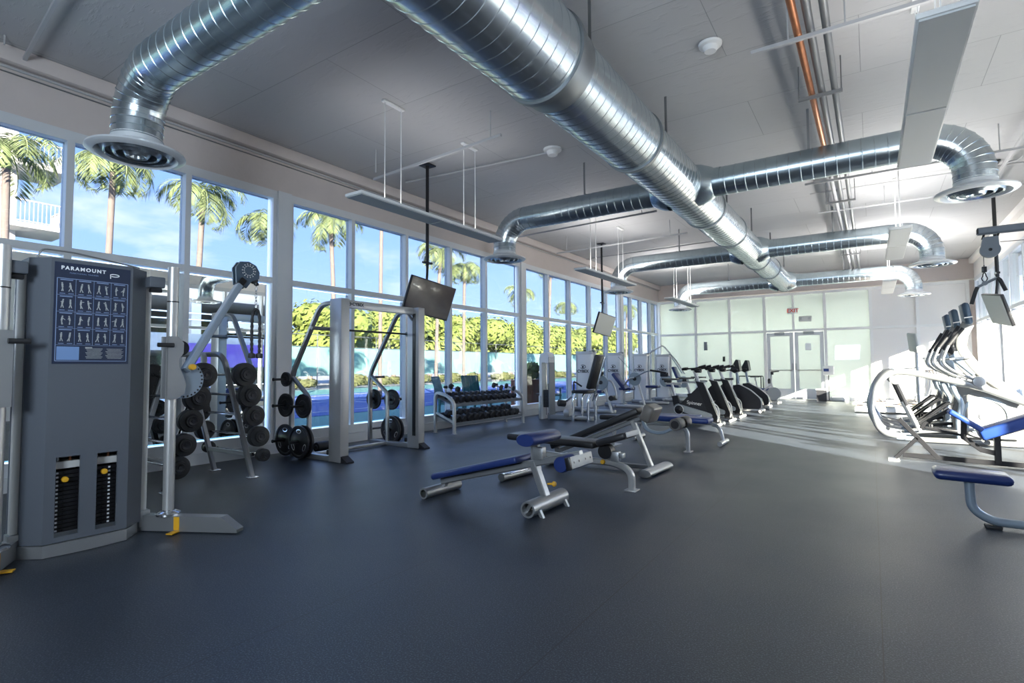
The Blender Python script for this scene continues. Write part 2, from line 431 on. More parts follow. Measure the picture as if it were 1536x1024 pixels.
for y in (1.0, 4.4, 6.6, 10, 12.4, 15, 17.5):
    [MB().box((DX+q, y, (DZ+ZC)/2+.12), (.03, .004, ZC-DZ-.24)).build('hanger_strap', M_pipe, md, True) for q in (-.2, .2)]

def diffuser(parent, x, y, z):
    MB(sharp=40).lathe([(.20, .16), (.205, .10), (.23, .085), (.38, .03), (.385, .012), (.37, 0), (.32, -.012), (.30, .02), (.285, .05)], (x, y, z), (0, 0, 1), 48).build('diffuser_rim', M_rim, parent, True)
    f = MB(sharp=40)
    f.lathe([(.28, .03), (.25, -.01), (.235, .0), (.25, .035)], (x, y, z), (0, 0, 1), 40)
    f.lathe([(.21, .03), (.17, -.015), (.155, -.005), (.17, .035)], (x, y, z), (0, 0, 1), 40)
    f.lathe([(.12, .03), (.085, -.02), (.06, -.012), (.05, .015), (0, .02)], (x, y, z), (0, 0, 1), 40)
    f.build('diffuser_cone', M_galv, parent, True)
    MB().lathe([(.29, .045), (.0, .05)], (x, y, z), (0, 0, 1), 32).build('diffuser_throat', M_ring, parent, True)
rows = [2.1, 8.0, 13.3, 18.8]
words = ['nearest the camera', 'second along the room', 'third along the room', 'at the far end of the room']
for i, y in enumerate(rows):
    for sx, name in ((-1, 'window'), (1, 'elliptical')):
        if i == 0 and sx == 1: continue
        xe = -5.5 if sx < 0 else 1.05
        rr = segs[[0, 2, 4, 6][i]][2]
        t = thing('branch_duct', (xe, y, 3.2), {
            (0, -1): 'large spiral duct elbow with round diffuser over the functional trainer',
            (1, -1): 'left spiral branch duct dropping to a diffuser behind the nearest pendant panel',
            (2, -1): 'left spiral branch duct dropping to a diffuser over the white weight machines',
            (3, -1): 'left spiral branch duct at the far end, bending down by the glass partition corner',
            (1, 1): 'right spiral branch duct passing behind the long pendant panel, largest right diffuser',
            (2, 1): 'right spiral branch duct second from the camera, diffuser above the ellipticals',
            (3, 1): 'right spiral branch duct at the far end, diffuser before the white far panels'}[(i, sx)], 'duct')
        R0 = .46
        xa = xe-sx*R0
        path = [(DX+sx*(rr+.16), y, DZ)]
        nst = 10
        arc = [(xa+sx*R0*math.sin(a), y, DZ-R0+R0*math.cos(a)) for a in [PI/2*j/nst for j in range(nst+1)]]
        sect = ribbed([path[0], (xa, y, DZ)], .20, .135, 40)
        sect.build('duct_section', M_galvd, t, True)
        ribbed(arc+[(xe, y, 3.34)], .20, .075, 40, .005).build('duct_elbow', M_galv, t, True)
        x0 = DX+sx*(rr-.12)
        MB(sharp=40).lathe([(.30, 0), (.285, .08), (.225, .22), (.205, .24), (.205, .34)], (x0, y, DZ), (sx, 0, 0), 40).build('branch_collar', M_galvd, t, True)
        diffuser(t, xe, y, 3.2)
        for xx in ((DX+xe)/2, ):
            MB().box((xx, y, (DZ+.2+ZC)/2), (.03, .006, ZC-DZ-.2)).build('hanger_strap', M_pipe, t, True)

# ------------------------------------------------------------------ pendant panels
def pendant(x, y0, y1, lens, label, zc=ZC):
    t = thing('pendant_light', (x, (y0+y1)/2, 3.3), label, 'light', 'pendant light panels')
    w = .29
    MB().box((x, (y0+y1)/2, 3.325), (w, y1-y0, .035), bev=.004).build('housing', M_white, t, True)
    MB().box((x, (y0*.5+y1*.5)-(y1-y0)/4, 3.302), (w-.03, (y1-y0)/2-.03, .014)).build('lens', lens, t, True)
    MB().box((x, (y0*.5+y1*.5)+(y1-y0)/4, 3.302), (w-.03, (y1-y0)/2-.03, .014)).build('lens', lens, t, True)
    for yy in (y0+.62, y1-.72):
        MB().box((x+.02, yy, zc-.015), (.07, .36, .03), bev=.01).build('ceiling_plate', M_white, t, True)
        for dy in (-.14, .14):
            MB().tube([(x+.02, yy+dy, 3.34), (x+.02, yy+dy, zc-.03)], .006, 6).tube(fillet([(x-.08, yy+dy, 3.335), (x, yy+dy, 3.40), (x+.1, yy+dy, 3.335)], .05), .004, 5).build('suspension_rod', M_white, t, True)
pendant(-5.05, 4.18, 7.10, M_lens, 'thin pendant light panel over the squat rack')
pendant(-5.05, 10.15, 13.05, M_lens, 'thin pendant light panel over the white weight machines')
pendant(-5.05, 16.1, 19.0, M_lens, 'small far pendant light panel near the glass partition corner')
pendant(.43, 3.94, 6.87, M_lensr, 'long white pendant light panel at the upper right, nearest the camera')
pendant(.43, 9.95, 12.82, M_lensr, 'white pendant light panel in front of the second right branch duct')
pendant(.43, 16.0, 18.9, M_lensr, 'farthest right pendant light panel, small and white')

# ------------------------------------------------------------------ ceiling pipes and struts
tag(MB().tube([(-.50, -1.5, 4.32), (-.46, 9.0, 4.32)], .034, 14).tube([(-.50, 2.6, 4.32), (-.50, 2.68, 4.32)], .04, 14).build('copper_pipe', M_copper), 'copper pipe running along the ceiling beside two grey pipes', 'pipe')
tag(MB().tube([(-.46, 9.0, 4.32), (-.46, YF, 4.32)], .032, 14).build('grey_pipe', M_pipep), 'grey painted pipe continuing from the copper pipe', 'pipe')
tag(MB().tube([(-.375, -1.5, 4.33), (-.36, YF, 4.33)], .036, 14).build('grey_pipe', M_pipe), 'middle dark grey ceiling pipe of the three', 'pipe')
tag(MB().tube([(-.25, -1.5, 4.33), (-.235, YF, 4.33)], .034, 14).build('grey_pipe', M_pipe), 'right dark grey ceiling pipe of the three', 'pipe')
def strut(a, b, label, rods, m=M_strut, w=.035):
    t = thing('strut_channel', ((a[0]+b[0])/2, a[1], a[2]), label, 'strut', 'strut channels under the ceiling')
    MB().bar([a, b], w, w, .002).build('channel', m, t, True)
    for x in rods:
        MB().tube([(x, a[1], a[2]), (x, a[1], ZC)], .008, 6).build('threaded_rod', m, t, True)
strut((-.87, 5.47, 4.25), (1.9, 5.5, 4.25), 'long strut crossing below the copper pipe at the top right', (-.55, -.1, .9))
strut((-.60, 6.8, 4.26), (-.17, 6.8, 4.26), 'short dark strut carrying the three pipes, ahead of the right branch duct', (-.59, -.18), M_pipe)
strut((-.83, 10.05, 4.25), (2.6, 10.05, 4.25), 'long strut just beyond the nearest right branch duct', (-.7, .1, 1.6))
strut((-.62, 11.5, 4.26), (-.15, 11.5, 4.26), 'short dark pipe support behind the nearest right branch duct', (-.61, -.16), M_pipe)
strut((-.80, 12.3, 4.3), (2.6, 12.3, 4.3), 'thin strut below the pipes ahead of the second right branch duct', (-.6, .3, 1.9), w=.03)
strut((-.62, 17.2, 4.26), (-.15, 17.2, 4.26), 'small pipe support near the far right branch duct', (-.61, -.16), M_pipe)
strut((-3.93, 5.65, 4.28), (-6.55, 5.84, 4.28), 'long strut above the squat rack reaching toward the window beam', (-4.1, -6.3))
strut((-3.4, 10.2, 4.28), (-6.9, 10.4, 4.28), 'strut left of the main duct beyond the second branch', (-3.7, -6.5))
strut((-3.4, 12.3, 4.28), (-6.9, 12.5, 4.28), 'farther strut left of the main duct, ahead of the third branch', (-3.8, -6.5))
strut((-5.3, 1.55, 4.55), (-7.38, 1.75, 4.55), 'strut tube in the top left corner running to the beam', (-7.2,))
for i, (p, q, lab) in enumerate((((-4.05, 7.2, 4.6), (-6.9, 6.9, 4.6), 'thin ceiling conduit running from the white detector to the window beam'),
        ((-.9, 11.9, 4.6), (2.6, 11.9, 4.55), 'thin conduit across the ceiling above the ellipticals'),
        ((1.9, 5.5, 4.5), (1.9, 14, 4.5), 'sprinkler pipe running along the room near the right wall'),
        ((-3.1, 14.9, 4.6), (-7.3, 15.1, 4.6), 'thin ceiling conduit left of the duct beyond the third branch'))):
    tag(MB().tube([p, q], .016 if i != 2 else .028, 8).build('conduit', M_strut), lab, 'conduit')
def detector(x, y, label, s=1):
    t = thing('smoke_detector', (x, y, ZC-.09*s), label, 'detector')
    MB().lathe([(0, 0), (.06*s, .0), (.075*s, .03*s), (.08*s, .05*s)], (0, 0, 0), (0, 0, 1), 24).build('sensor_dome', M_white, t)
    MB().lathe([(.08*s, .05*s), (.115*s, .06*s), (.12*s, .085*s), (0, .09*s)], (0, 0, 0), (0, 0, 1), 24).build('base', M_white, t)
detector(-1.31, 5.76, 'round white smoke detector on the bare ceiling right of the main duct')
detector(-4.03, 7.2, 'white ceiling detector at the end of a thin conduit left of the duct', 1.2)
t = thing('horn_strobe', (-7.2, 10.2, 4.0), 'small yellow fixture hanging from the window beam', 'fixture')
MB().box((0, 0, -.02), (.16, .22, .18), bev=.04).build('housing', M_yellow, t)
MB().tube([(0, 0, .06), (.0, .02, .42)], .015, 8).build('stem', M_black, t)
t = thing('junction_box', (1.95, 9.9, 4.38), 'grey electrical junction box under the ceiling at the far right', 'junction box')
MB().box((0, 0, 0), (.16, .12, .1), bev=.01).build('box', M_strut, t)
MB().tube(fillet([(0, 0, -.03), (-.1, .3, -.25), (-.2, .5, -.2)], .1), .012, 6).build('cable', M_pipe, t)

# ------------------------------------------------------------------ televisions
def tv(x, y, z, rot, label, zc=ZC, wd=1.0, hg=.58, scr=None):
    t = thing('television', (x, y, z), label, 'television', 'ceiling hung televisions')
    Rm = Euler(rot).to_matrix()
    MB().box((0, 0, 0), (.05, wd, hg), rot=Rm, bev=.012).build('casing', M_black, t)
    MB().box(tuple(Rm @ V((.027, 0, 0))), (.004, wd-.03, hg-.04), rot=Rm).build('screen', scr or M_screen, t)
    m = MB()
    bk = Rm @ V((-.05, 0, .05))
    m.tube(fillet([tuple(bk), tuple(bk+V((-.05, 0, .12))), (bk.x-.02, 0, .45), (bk.x-.02, 0, .62)], .08), .022, 10)
    m.tube([(bk.x-.02, 0, .55), (bk.x-.02, 0, zc-z-.02)], .028, 12).box((bk.x-.02, 0, .60), (.05, .2, .03)).box((bk.x-.02, 0, zc-z-.02), (.2, .2, .02))
    m.build('ceiling_pole', M_black, t)
    MB().box(tuple(Rm @ V((-.05, 0, 0))), (.06, .3*wd, .5*hg), rot=Rm, bev=.01).build('wall_bracket', M_black, t)
    return t
M_haze = mat('screen washed out by daylight', (.42, .44, .43), .35)  # daylight glare painted in as a pale base colour
tv(-6.03, 6.58, 2.39, (R(-7), R(17), R(-6)), 'tilted television with dark reflecting screen hung beside the squat rack')
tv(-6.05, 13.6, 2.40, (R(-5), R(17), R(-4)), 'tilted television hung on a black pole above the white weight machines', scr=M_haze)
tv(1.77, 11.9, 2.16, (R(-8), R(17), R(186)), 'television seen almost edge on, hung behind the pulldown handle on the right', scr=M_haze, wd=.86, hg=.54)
t = thing('display_stand', (.78, 15.0, 0), 'small pale display on a floor stand behind the ellipticals, before the far white panels', 'screen')
Rm = Euler((R(-4), R(6), R(190))).to_matrix()
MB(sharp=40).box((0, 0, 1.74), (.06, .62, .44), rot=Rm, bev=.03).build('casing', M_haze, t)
MB().tube([(.06, 0, .02), (.06, 0, 1.6)], .025, 12).build('stand_pole', M_silver2, t)
MB().lathe([(0, 0), (.26, 0), (.26, .02), (.03, .03)], (.06, 0, 0), n=24).build('stand_base', M_silver2, t)
# ================================================================== functional trainer
def functional_trainer():
    t = thing('functional_trainer', (-4.68, 1.515, 0), 'tall slate grey functional trainer cabinet with exercise chart and two weight stacks', 'cable machine', rz=R(-2))
    # shroud: side facets + front facet pieces leaving two openings
    fy = [-.24, -.18, -.045, .05, .175, .24]; z0, z1, zh0, zh1 = .09, 2.0, .125, .66
    x0, x1 = .055, .075
    m = MB()
    for a, c in zip(fy, fy[1:]):
        hole = (a, c) in ((fy[1], fy[2]), (fy[3], fy[4]))
        for q0, q1 in (((z0, zh0), (zh1, z1)) if hole else ((z0, z1),)):
            m.box(((x0+x1)/2, (a+c)/2, (q0+q1)/2), (x1-x0, c-a+.0006, q1-q0+.0006))
    m.prism([(-.05, -.33), (.075, -.24), (.055, -.24), (-.07, -.32)], 'z', z0, z1)
    m.prism([(-.05, .375), (.075, .24), (.055, .24), (-.07, .365)], 'z', z0, z1)
    m.box((-.30, 0, (z0+z1)/2), (.02, .69, z1-z0)).box((-.18, -.324, (z0+z1)/2), (.25, .012, z1-z0)).box((-.18, .369, (z0+z1)/2), (.25, .012, z1-z0))
    m.prism([(-.30, -.33), (-.05, -.33), (.075, -.24), (.075, .24), (-.05, .375), (-.30, .375)], 'z', z1, z1+.02)
    m.build('shroud', M_shroud, t)
    # weight stacks
    for k, (a, c, zp) in enumerate(((fy[1], fy[2], .50), (fy[3], fy[4], .52))):
        yc = (a+c)/2; w = c-a
        st = MB()
        for i in range(15): st.box((-.06, yc, .15+i*.028), (.12, w+.05, .0255), bev=.003, seg=1)
        s_ = st.build('weight_stack', M_black, t)
        MB().box((-.06, yc, .595), (.121, w+.05, .05), bev=.004).build('top_plate', M_cream, s_)
        MB().tube([(-.03, yc-.035, .62), (-.03, yc-.035, 1.2)], .009, 10).build('guide_rod', M_chrome, s_)
        MB().tube([(-.03, yc+.035, .62), (-.03, yc+.035, 1.2)], .009, 10).build('guide_rod', M_copper, s_)
        lab = MB(); sd = -.04 if k == 0 else .035
        for i in range(15):
            lab.box((.0015, yc+sd, .15+i*.028), (.002, .013, .012))
        lab.build('number_labels', M_print, s_)
        hl = MB()
        for i in range(15): hl.lathe([(0, 0), (.005, 0)], (.0012, yc-.006, .15+i*.028), (1, 0, 0), 8)
        hl.build('pin_holes', mat('hole black', (.001, .001, .001), .9), s_)
        MB().tube([(0, yc-.006, zp), (.03, yc-.006, zp)], .006, 8).lathe([(0, .03), (.018, .028), (.021, .015), (.018, .0)], (.02, yc-.006, zp), (1, 0, 0), 18).build('selector_pin', M_yellow, s_)
    # chart
    px = .0765
    p = MB().box((px, 0, 1.645), (.003, .445, .70)).build('exercise_chart', M_placard, t)
    ln = MB(); q = px+.0022
    def rect(y0, y1, z0_, z1_, th=.004):
        ln.box((q, (y0+y1)/2, z0_), (.001, y1-y0, th)).box((q, (y0+y1)/2, z1_), (.001, y1-y0, th)).box((q, y0, (z0_+z1_)/2), (.001, th, z1_-z0_)).box((q, y1, (z0_+z1_)/2), (.001, th, z1_-z0_))
    rect(-.207, .207, 1.315, 1.885)
    cy = [-.207, -.1035, 0, .1035, .207]; cz = [1.885, 1.77, 1.655, 1.54, 1.425]
    for y in cy[1:-1]: ln.box((q, y, 1.655), (.001, .002, .46))
    for z in cz[1:]: ln.box((q, 0, z), (.001, .41, .002))
    for r_ in range(4):
        for c_ in range(4):
            ln.box((q, (cy[c_]+cy[c_+1])/2, cz[r_]-.010), (.001, .07+.01*((r_*c_) % 3), .006))
            ln.box((q, cy[c_]+.03, cz[r_+1]+.010), (.001, .03, .004)).box((q, cy[c_]+.078, cz[r_+1]+.010), (.001, .03, .004))
    ln.build('chart_lines', M_line, p)
    fg = MB(); rd = random.Random(3)
    for r_ in range(4):
        for c_ in range(4):
            for k in range(2):
                y = cy[c_]+.03+k*.046; z = (cz[r_]+cz[r_+1])/2-.004
                l = rd.uniform(-.5, .5)
                fg.lathe([(0, .001), (.005, 0)], (q, y+l*.012, z+.028), (1, 0, 0), 8)
                def limb(a, b, w=.005):
                    a = V((q, *a)); b = V((q, *b)); d = (b-a); fg.bar([a, b], w, .001, .0003, up=(1, 0, 0))
                limb((y+l*.01, z+.022), (y, z-.002), .010)
                limb((y, z-.002), (y+rd.uniform(-.012, .002), z-.028)); limb((y, z-.002), (y+rd.uniform(-.002, .014), z-.028))
                limb((y+l*.01, z+.018), (y+rd.uniform(-.02, .02), z+rd.uniform(-.01, .034)), .004)
    fg.build('exercise_figures', M_fig, p)
    MB().box((q, -.137, 1.368), (.001, .125, .092)).build('instruction_panel', mat('pale blue panel', (.16, .27, .50), .6), p)
    tx = MB()
    for i in range(8):
        tx.box((q, .012, 1.402-i*.0095), (.001, .10-.01*(i % 3), .003)); tx.box((q, .135, 1.402-i*.0095), (.001, .11-.012*((i+1) % 3), .003))
    tx.box((q, -.02, 1.409), (.001, .04, .008))
    tx.build('small_print', M_fig, p)
    tm = text('PARAMOUNT', .0345, M_print, 'lettering', p, plane_M((px+.003, -.060, 1.957), (0, 1, 0), (0, 0, 1)), .001, 1.32, .0012)
    text('FUNCTIONAL TRAINER', .013, M_line, 'small_lettering', p, plane_M((px+.003, -.058, 1.925), (0, 1, 0), (0, 0, 1)), .0006, 1.25)
    sw = [(.122+.028*math.cos(a), 1.940+.009*math.sin(a)) for a in [PI*(-.75)+i*PI*1.62/14 for i in range(15)]]
    MB().bar([(px+.003, y, z) for y, z in [(.098, 1.915)]+sw[::-1]], .006, .001, .0004, up=(1, 0, 0)).build('logo_swoosh', M_print, p)
    # kick plate and uprights
    MB().prism([(-.06, -.36), (.085, -.24), (.10, -.10), (.105, 0), (.10, .10), (.085, .24), (-.06, .36), (-.08, .35), (.05, .23), (.06, -.23), (-.08, -.35)], 'z', .005, .085).build('kick_plate', M_silver, t)
    for s_ in (-1, 1):
        MB().box((-.12, s_*.375+.03, 1.03), (.055, .05, 1.85), bev=.005).build('upright', M_cream, t)
        MB().box((-.11, s_*.378+.03, .10), (.10, .075, .12), bev=.004).build('upright_bracket', M_silver, t)
        # foot
        d = V((.71, s_*.41, 0)).normalized(); n_ = V((-d.y, d.x, 0)); A = V((-.12, s_*.375+.03, 0))
        m = MB(); Lf = .82; w = .042
        pr = [(0, .01), (Lf, .01), (Lf, .035), (Lf-.13, .125), (0, .125)]
        a_ = [m.bm.verts.new(A+d*u+n_*w+V((0, 0, z))) for u, z in pr]; b_ = [m.bm.verts.new(A+d*u-n_*w+V((0, 0, z))) for u, z in pr]
        for i in range(5): m.bm.faces.new((a_[i], a_[(i+1) % 5], b_[(i+1) % 5], b_[i]))
        m.bm.faces.new(a_); m.bm.faces.new(b_[::-1])
        ft = m.build('foot', M_silver, t)
        P0 = A+d*.26
        MB().box(tuple(A+d*.33+V((0, 0, .07))+n_*(-s_*.0)), (.045, .09, .10), rot=(0, 0, math.atan2(d.y, d.x))).box(tuple(A+d*.33+d*.0+V((0, 0, .012))-n_*s_*.07), (.05, .10, .008), rot=(0, 0, math.atan2(d.y, d.x))).build('foot_pedal', M_yellow, ft)
        c = (.07, s_*.50+.02)
        MB(sharp=30).lathe([(0, .125), (.085, .125), (.085, .14), (.06, .155), (.042, .16), (.042, .165)], (*c, 0), n=28).build('post_collar', M_chrome, ft)
        MB().tube([(*c, .15), (*c, 2.06)], .040, 24).build('post', M_silver2, t)
        MB().tube([(*c, 1.78), (*c, 1.79)], .0415, 24).build('post_seam', M_black, t)
        MB().box((.02, s_*.41, 1.93), (.10, .11, .085), bev=.01).build('top_bracket', M_shroud, t)
        MB().box((.03, s_*.41, 1.868), (.05, .08, .03), bev=.006).build('latch', M_black, t)
        # carriage plate
        yb = s_*.50+.02
        pts = [(yb+u*s_, z_) for u, z_ in ((-.052, 1.02), (.02, 1.02), (.07, 1.06), (.085, 1.13), (.06, 1.21), (.03, 1.28), (.03, 1.33), (.06, 1.38), (.062, 1.46), (.02, 1.51), (-.052, 1.51))]
        cp = MB().prism(pts, 'x', .12, .132).prism(pts, 'x', .008, .020).build('carriage', M_silver, t)
        MB().tube([(.15, yb-.02*s_, 1.44), (.15, yb-.13*s_, 1.44)], .017, 12).build('carriage_handle', M_rubber, cp)
        pu = MB(sharp=40)
        for k in (.04, .065, .09): pu.lathe([(0, -.01), (.06, -.01), (.048, 0), (.06, .01), (0, .01)], (k, yb+.055*s_, 1.42), (1, 0, 0), 24)
        pu.build('pulley', M_black, cp)
        # sector plate
        import math as _m
        se = [(yb+.05*s_, 1.24)]+[(yb+(.09+.15*_m.cos(a))*s_, 1.17+.15*_m.sin(a)) for a in [R(-95)+R(150)*i/14 for i in range(15)]]
        MB().prism(se, 'x', .065, .075).build('sector_plate', M_bluegrey, cp)
        nt_ = MB()
        for i in range(12):
            a = R(-90)+R(140)*i/11
            nt_.lathe([(0, 0), (.008, 0)], (.077, yb+(.09+.137*_m.cos(a))*s_, 1.17+.137*_m.sin(a)), (1, 0, 0), 8)
        nt_.build('sector_holes', M_black, cp)
        # arm
        A0 = V((.09, yb+.09*s_, 1.24)); A1 = V((-.17, s_*1.17, 2.03))
        MB().bar([A0, A1], .052, .078, .008, up=(1, 0, 0)).build('arm', M_bluegrey, t)
        MB().lathe([(0, .035), (.022, .03), (.026, 0), (.015, -.03)], (.14, yb+.12*s_, 1.27), (1, 0, 0), 16).build('lock_knob', M_yellow, t)
        H = V((-.20, s_*1.23, 2.13))
        hd = [(H.y+s_*u, H.z+v) for u, v in ((-.09, -.10), (.0, -.13), (.05, -.06), (.12, -.03), (.125, .03), (.09, .09), (.02, .12), (-.06, .11), (-.10, .05))]
        h_ = MB().prism(hd, 'x', H.x+.02, H.x+.04).prism(hd, 'x', H.x-.04, H.x-.02).build('swivel_head', M_head, t)
        sp = MB()
        for i in range(14):
            a = 2*PI*i/14
            for rr_ in (.045, .062): sp.lathe([(0, 0), (.0055, 0)], (H.x+.0415, H.y+.02*s_+rr_*math.cos(a), H.z+.035+rr_*math.sin(a)), (1, 0, 0), 8)
        sp.build('head_holes', M_cream, h_)
        MB().bar([A1-(A1-A0).normalized()*.02, A1+(A1-A0).normalized()*.05], .058, .085, .008, up=(1, 0, 0)).build('arm_collar', M_black, h_)
        MB(sharp=40).lathe([(0, -.016), (.075, -.016), (.06, 0), (.075, .016), (0, .016)], (H.x, H.y+.01*s_, H.z+.03), (1, 0, 0), 24).lathe([(0, -.015), (.035, -.015), (.028, 0), (.035, .015), (0, .015)], (H.x, H.y+.09*s_, H.z-.04), (1, 0, 0), 16).build('pulley', M_black, h_)
        MB().lathe([(0, -.022), (.022, -.01), (.022, .01), (0, .022)], (H.x, H.y+.115*s_, H.z-.075), (0, 0, 1), 14).build('cable_ball', M_black, h_)
    MB().tube(fillet([(.02, -.30, 2.02), (.02, -.28, 2.08), (.02, -.10, 2.08), (.02, .3, 2.03)], .05), .006, 8).build('cable_rod', M_pipe, t)
    return t
functional_trainer()
# rope attachment hanging from right arm head
cs, sn = math.cos(R(-2)), math.sin(R(-2))
hx = -4.68-cs*.20-sn*1.345; hy = 1.515-sn*.20+cs*1.345
t = thing('rope_attachment', (hx, hy, 1.35), 'black twisted triceps rope hanging on a chain from the cable arm', 'rope')
ch = MB()
for i in range(6):
    z = .66-i*.033; c = []
    for k in range(12):
        a = 2*PI*k/12; u = .009*math.cos(a); v = .021*math.sin(a)
        c.append((u, 0, z+v) if i % 2 else (0, u, z+v))
    ch.tube(c, .0035, 6, closed=True, up=(0, 1, 0) if i % 2 else (1, 0, 0))
ch.build('chain', M_chrome, t)
rp = MB(sharp=60)
pth = [(0, -.035, .03), (0, -.038, .22), (0, -.036, .38), (0, -.025, .445), (0, .0, .47), (0, .028, .445), (0, .04, .38), (0, .042, .22), (0, .040, .03)]
pp = fillet(pth, .03, 4); L_ = [V(p) for p in pp]
dense = []
for a, c in zip(L_, L_[1:]):
    k = max(1, int((c-a).length/.008)); dense += [a.lerp(c, i/k) for i in range(k)]
dense.append(L_[-1])
rp.tube(dense, .0135, 10, scale=[1+.16*math.sin(i*1.1) for i in range(len(dense))])
rp.build('rope', M_rubber, t)
for y in (-.035, .040):
    MB().lathe([(0, 0), (.030, .004), (.033, .02), (.030, .045), (.012, .052), (0, .052)], (0, y, 0), n=20).build('end_stop', M_rubber, t)

# ================================================================== barbell rack with fixed barbells
t = thing('barbell_rack', (-6.385, 3.07, 0), 'silver A frame barbell rack standing between the trainer and the squat rack', 'rack')
XA, XB = -5.97, -6.80
for s_, yf, yt in ((1, 3.53, 3.17), (-1, 2.62, 2.99)):
    path = fillet([(XA, yf, .0), (XA, yt, 1.42), (XB, yt, 1.42), (XB, yf, .0)], .16, 7)
    MB().bar(path, .05, .055, .01, up=(0, 1, 0)).build('arch_frame', M_silver, t, True)
    for X in (XA, XB):
        MB().box((X, yf, .008), (.09, .11, .014), bev=.003).build('foot_plate', M_chrome, t, True)
        dz = 1.15
        dv = V((0, yt-yf, 1.42)).normalized()
        MB().bar([V((X-.03, yf+.012*s_, .02)), V((X-.03, yf+.012*s_, .02))+dv*1.25], .02, .05, .003, up=(0, 1, 0)).build('leg_strip', M_black, t, True)
    MB().bar([(XA, yf-(yf-yt)*.2, .28), (XB, yf-(yf-yt)*.2, .28)], .045, .045, .005).build('cross_tube', M_silver, t, True)
MB().box((-6.385, 3.08, 1.42), (.055, .16, .058)).build('top_joint', M_black, t, True)
def barbell(r):
    b = thing('fixed_barbell', (0, 0, 0), '', 'barbell', 'fixed barbells on the A frame rack')
    MB().tube([(-.62, 0, 0), (.62, 0, 0)], .0145, 10).build('bar', M_chrome, b)
    for s_ in (-1, 1):
        pl = MB(sharp=30).lathe([(.02, -.055), (r*.92, -.055), (r, -.045), (r, -.005), (r*.9, .0), (r*.9, .01), (r, .015), (r*.97, .03), (r*.6, .034), (r*.55, .055), (r*.42, .055)], (s_*.60, 0, 0), (s_, 0, 0), 28).build('plate', M_rubber, b)
        MB().lathe([(r*.42, .056), (r*.38, .062), (r*.2, .060), (.018, .058), (.018, .066), (0, .066)], (s_*.60, 0, 0), (s_, 0, 0), 22).build('end_cap', M_iron, pl)
    return b
zs = [1.19, .96, .73, .495, .28]
wn = ['top', 'second from the top', 'middle', 'fourth from the top', 'lowest']
bb = {.13: barbell(.13), .115: barbell(.115), .072: barbell(.072)}
used = set()
for s_ in (1, -1):
    for i, z in enumerate(zs):
        r = .13 if i < 2 else .115
        if s_ == 1 and i == 4: r = .072
        yl = (3.53-(3.53-3.17)*z/1.42+.07) if s_ > 0 else (2.62+(2.99-2.62)*z/1.42-.07)
        lab = 'fixed barbell, %s on the %s side of the A frame rack' % (wn[i], 'squat rack' if s_ > 0 else 'trainer')
        if r == .072: lab = 'smallest fixed barbell, lowest on the squat rack side of the A frame rack'
        src = bb[r]
        if r in used: dup(src, (-6.36, yl, z), label=lab)
        else: used.add(r); src.location = (-6.36, yl, z); src['label'] = lab
    hk = MB()
for s_ in (1, -1):
    for z in zs:
        yl = (3.53-(3.53-3.17)*z/1.42+.07) if s_ > 0 else (2.62+(2.99-2.62)*z/1.42-.07)
        for X in (XA, XB):
            hk = MB().bar(fillet([(X, yl-.06*s_, z-.02), (X, yl, z-.03), (X, yl+.035*s_, z+.01)], .02, 3), .03, .012, .002, up=(0, 0, 1))
            hk.build('hook', M_black, t, True)

# ================================================================== squat rack with weight plates
t = thing('squat_rack', (-6.5, 5.48, 0), 'silver half rack with two broad front posts, logo beam and slanted rear frames', 'squat rack')
XP = -5.98; Y1, Y2 = 4.74, 6.21
for Y in (Y1, Y2):
    s_ = -1 if Y == Y1 else 1
    MB().box((XP-.0, Y, 1.10), (.24, .14, 2.19), bev=.008).build('front_post', M_silver2, t, True)
    MB().box((XP+.03, Y-.075*s_, 1.15), (.06, .012, 1.9)).build('slot_rail', M_black, t, True)
    MB().prism([(XP+.10, 0.0), (XP+.24, 0.0), (XP+.24, .02), (XP+.10, .10)], 'y', Y-.06, Y+.06).build('toe_plate', M_iron, t, True)
    MB().bar(fillet([(XP-.1, Y, 2.15), (-6.38, Y, 2.15), (-7.03, Y, 1.16), (-7.03, Y, .04)], .14, 6), .055, .07, .01, up=(0, 1, 0)).build('rear_frame', M_silver, t, True)
    MB().bar(fillet([(-7.03, Y, 1.14), (-6.62, Y, .84), (-6.62, Y, .04)], .08, 5), .05, .06, .01, up=(0, 1, 0)).build('storage_brace', M_silver, t, True)
    MB().box(((-7.03+XP)/2, Y, .035), (1.0, .09, .07), bev=.008).build('base_rail', M_silver, t, True)
    pg = [(-7.03, 1.10), (-7.03, .73), (-7.03, .235), (-6.62, .73), (-6.62, .24)]
    for X, z in pg:
        m = MB().tube([(X, Y-.0*s_, z), (X, Y+.30*s_, z)], .017, 12)
        m.lathe([(0, 0), (.024, 0), (.024, .012), (0, .014)], (X, Y+.29*s_, z), (0, s_, 0), 14)
        m.build('storage_peg', M_iron, t, True)
MB().box((XP-.02, (Y1+Y2)/2, 2.14), (.07, Y2-Y1-.14, .11), bev=.006).build('top_beam', M_silver2, t, True)
lt = text('CYBEX', .060, M_iron, 'lettering', None, plane_M((XP+.018, Y1+.30, 2.140), (0, 1, 0), (0, 0, 1)), .001, 1.1, .002)
lt.parent = t; lt.location = (6.5, -5.48, 0)
mt = MB().lathe([(.020, 0), (.029, 0), (.029, .002), (.020, .002)], (XP+.017, Y1+.15, 2.14), (1, 0, 0), 20).box((XP+.018, Y1+.15, 2.14), (.002, .10, .010)).build('logo', M_iron, t, True)
MB().box((-6.62, (Y1+Y2)/2, .04), (.05, Y2-Y1-.06, .05), bev=.004).build('rear_cross_tube', M_silver, t, True)
MB().box((XP+.062, Y2+.071, 1.5), (.03, .003, .09)).build('warning_sticker', M_red, t, True)
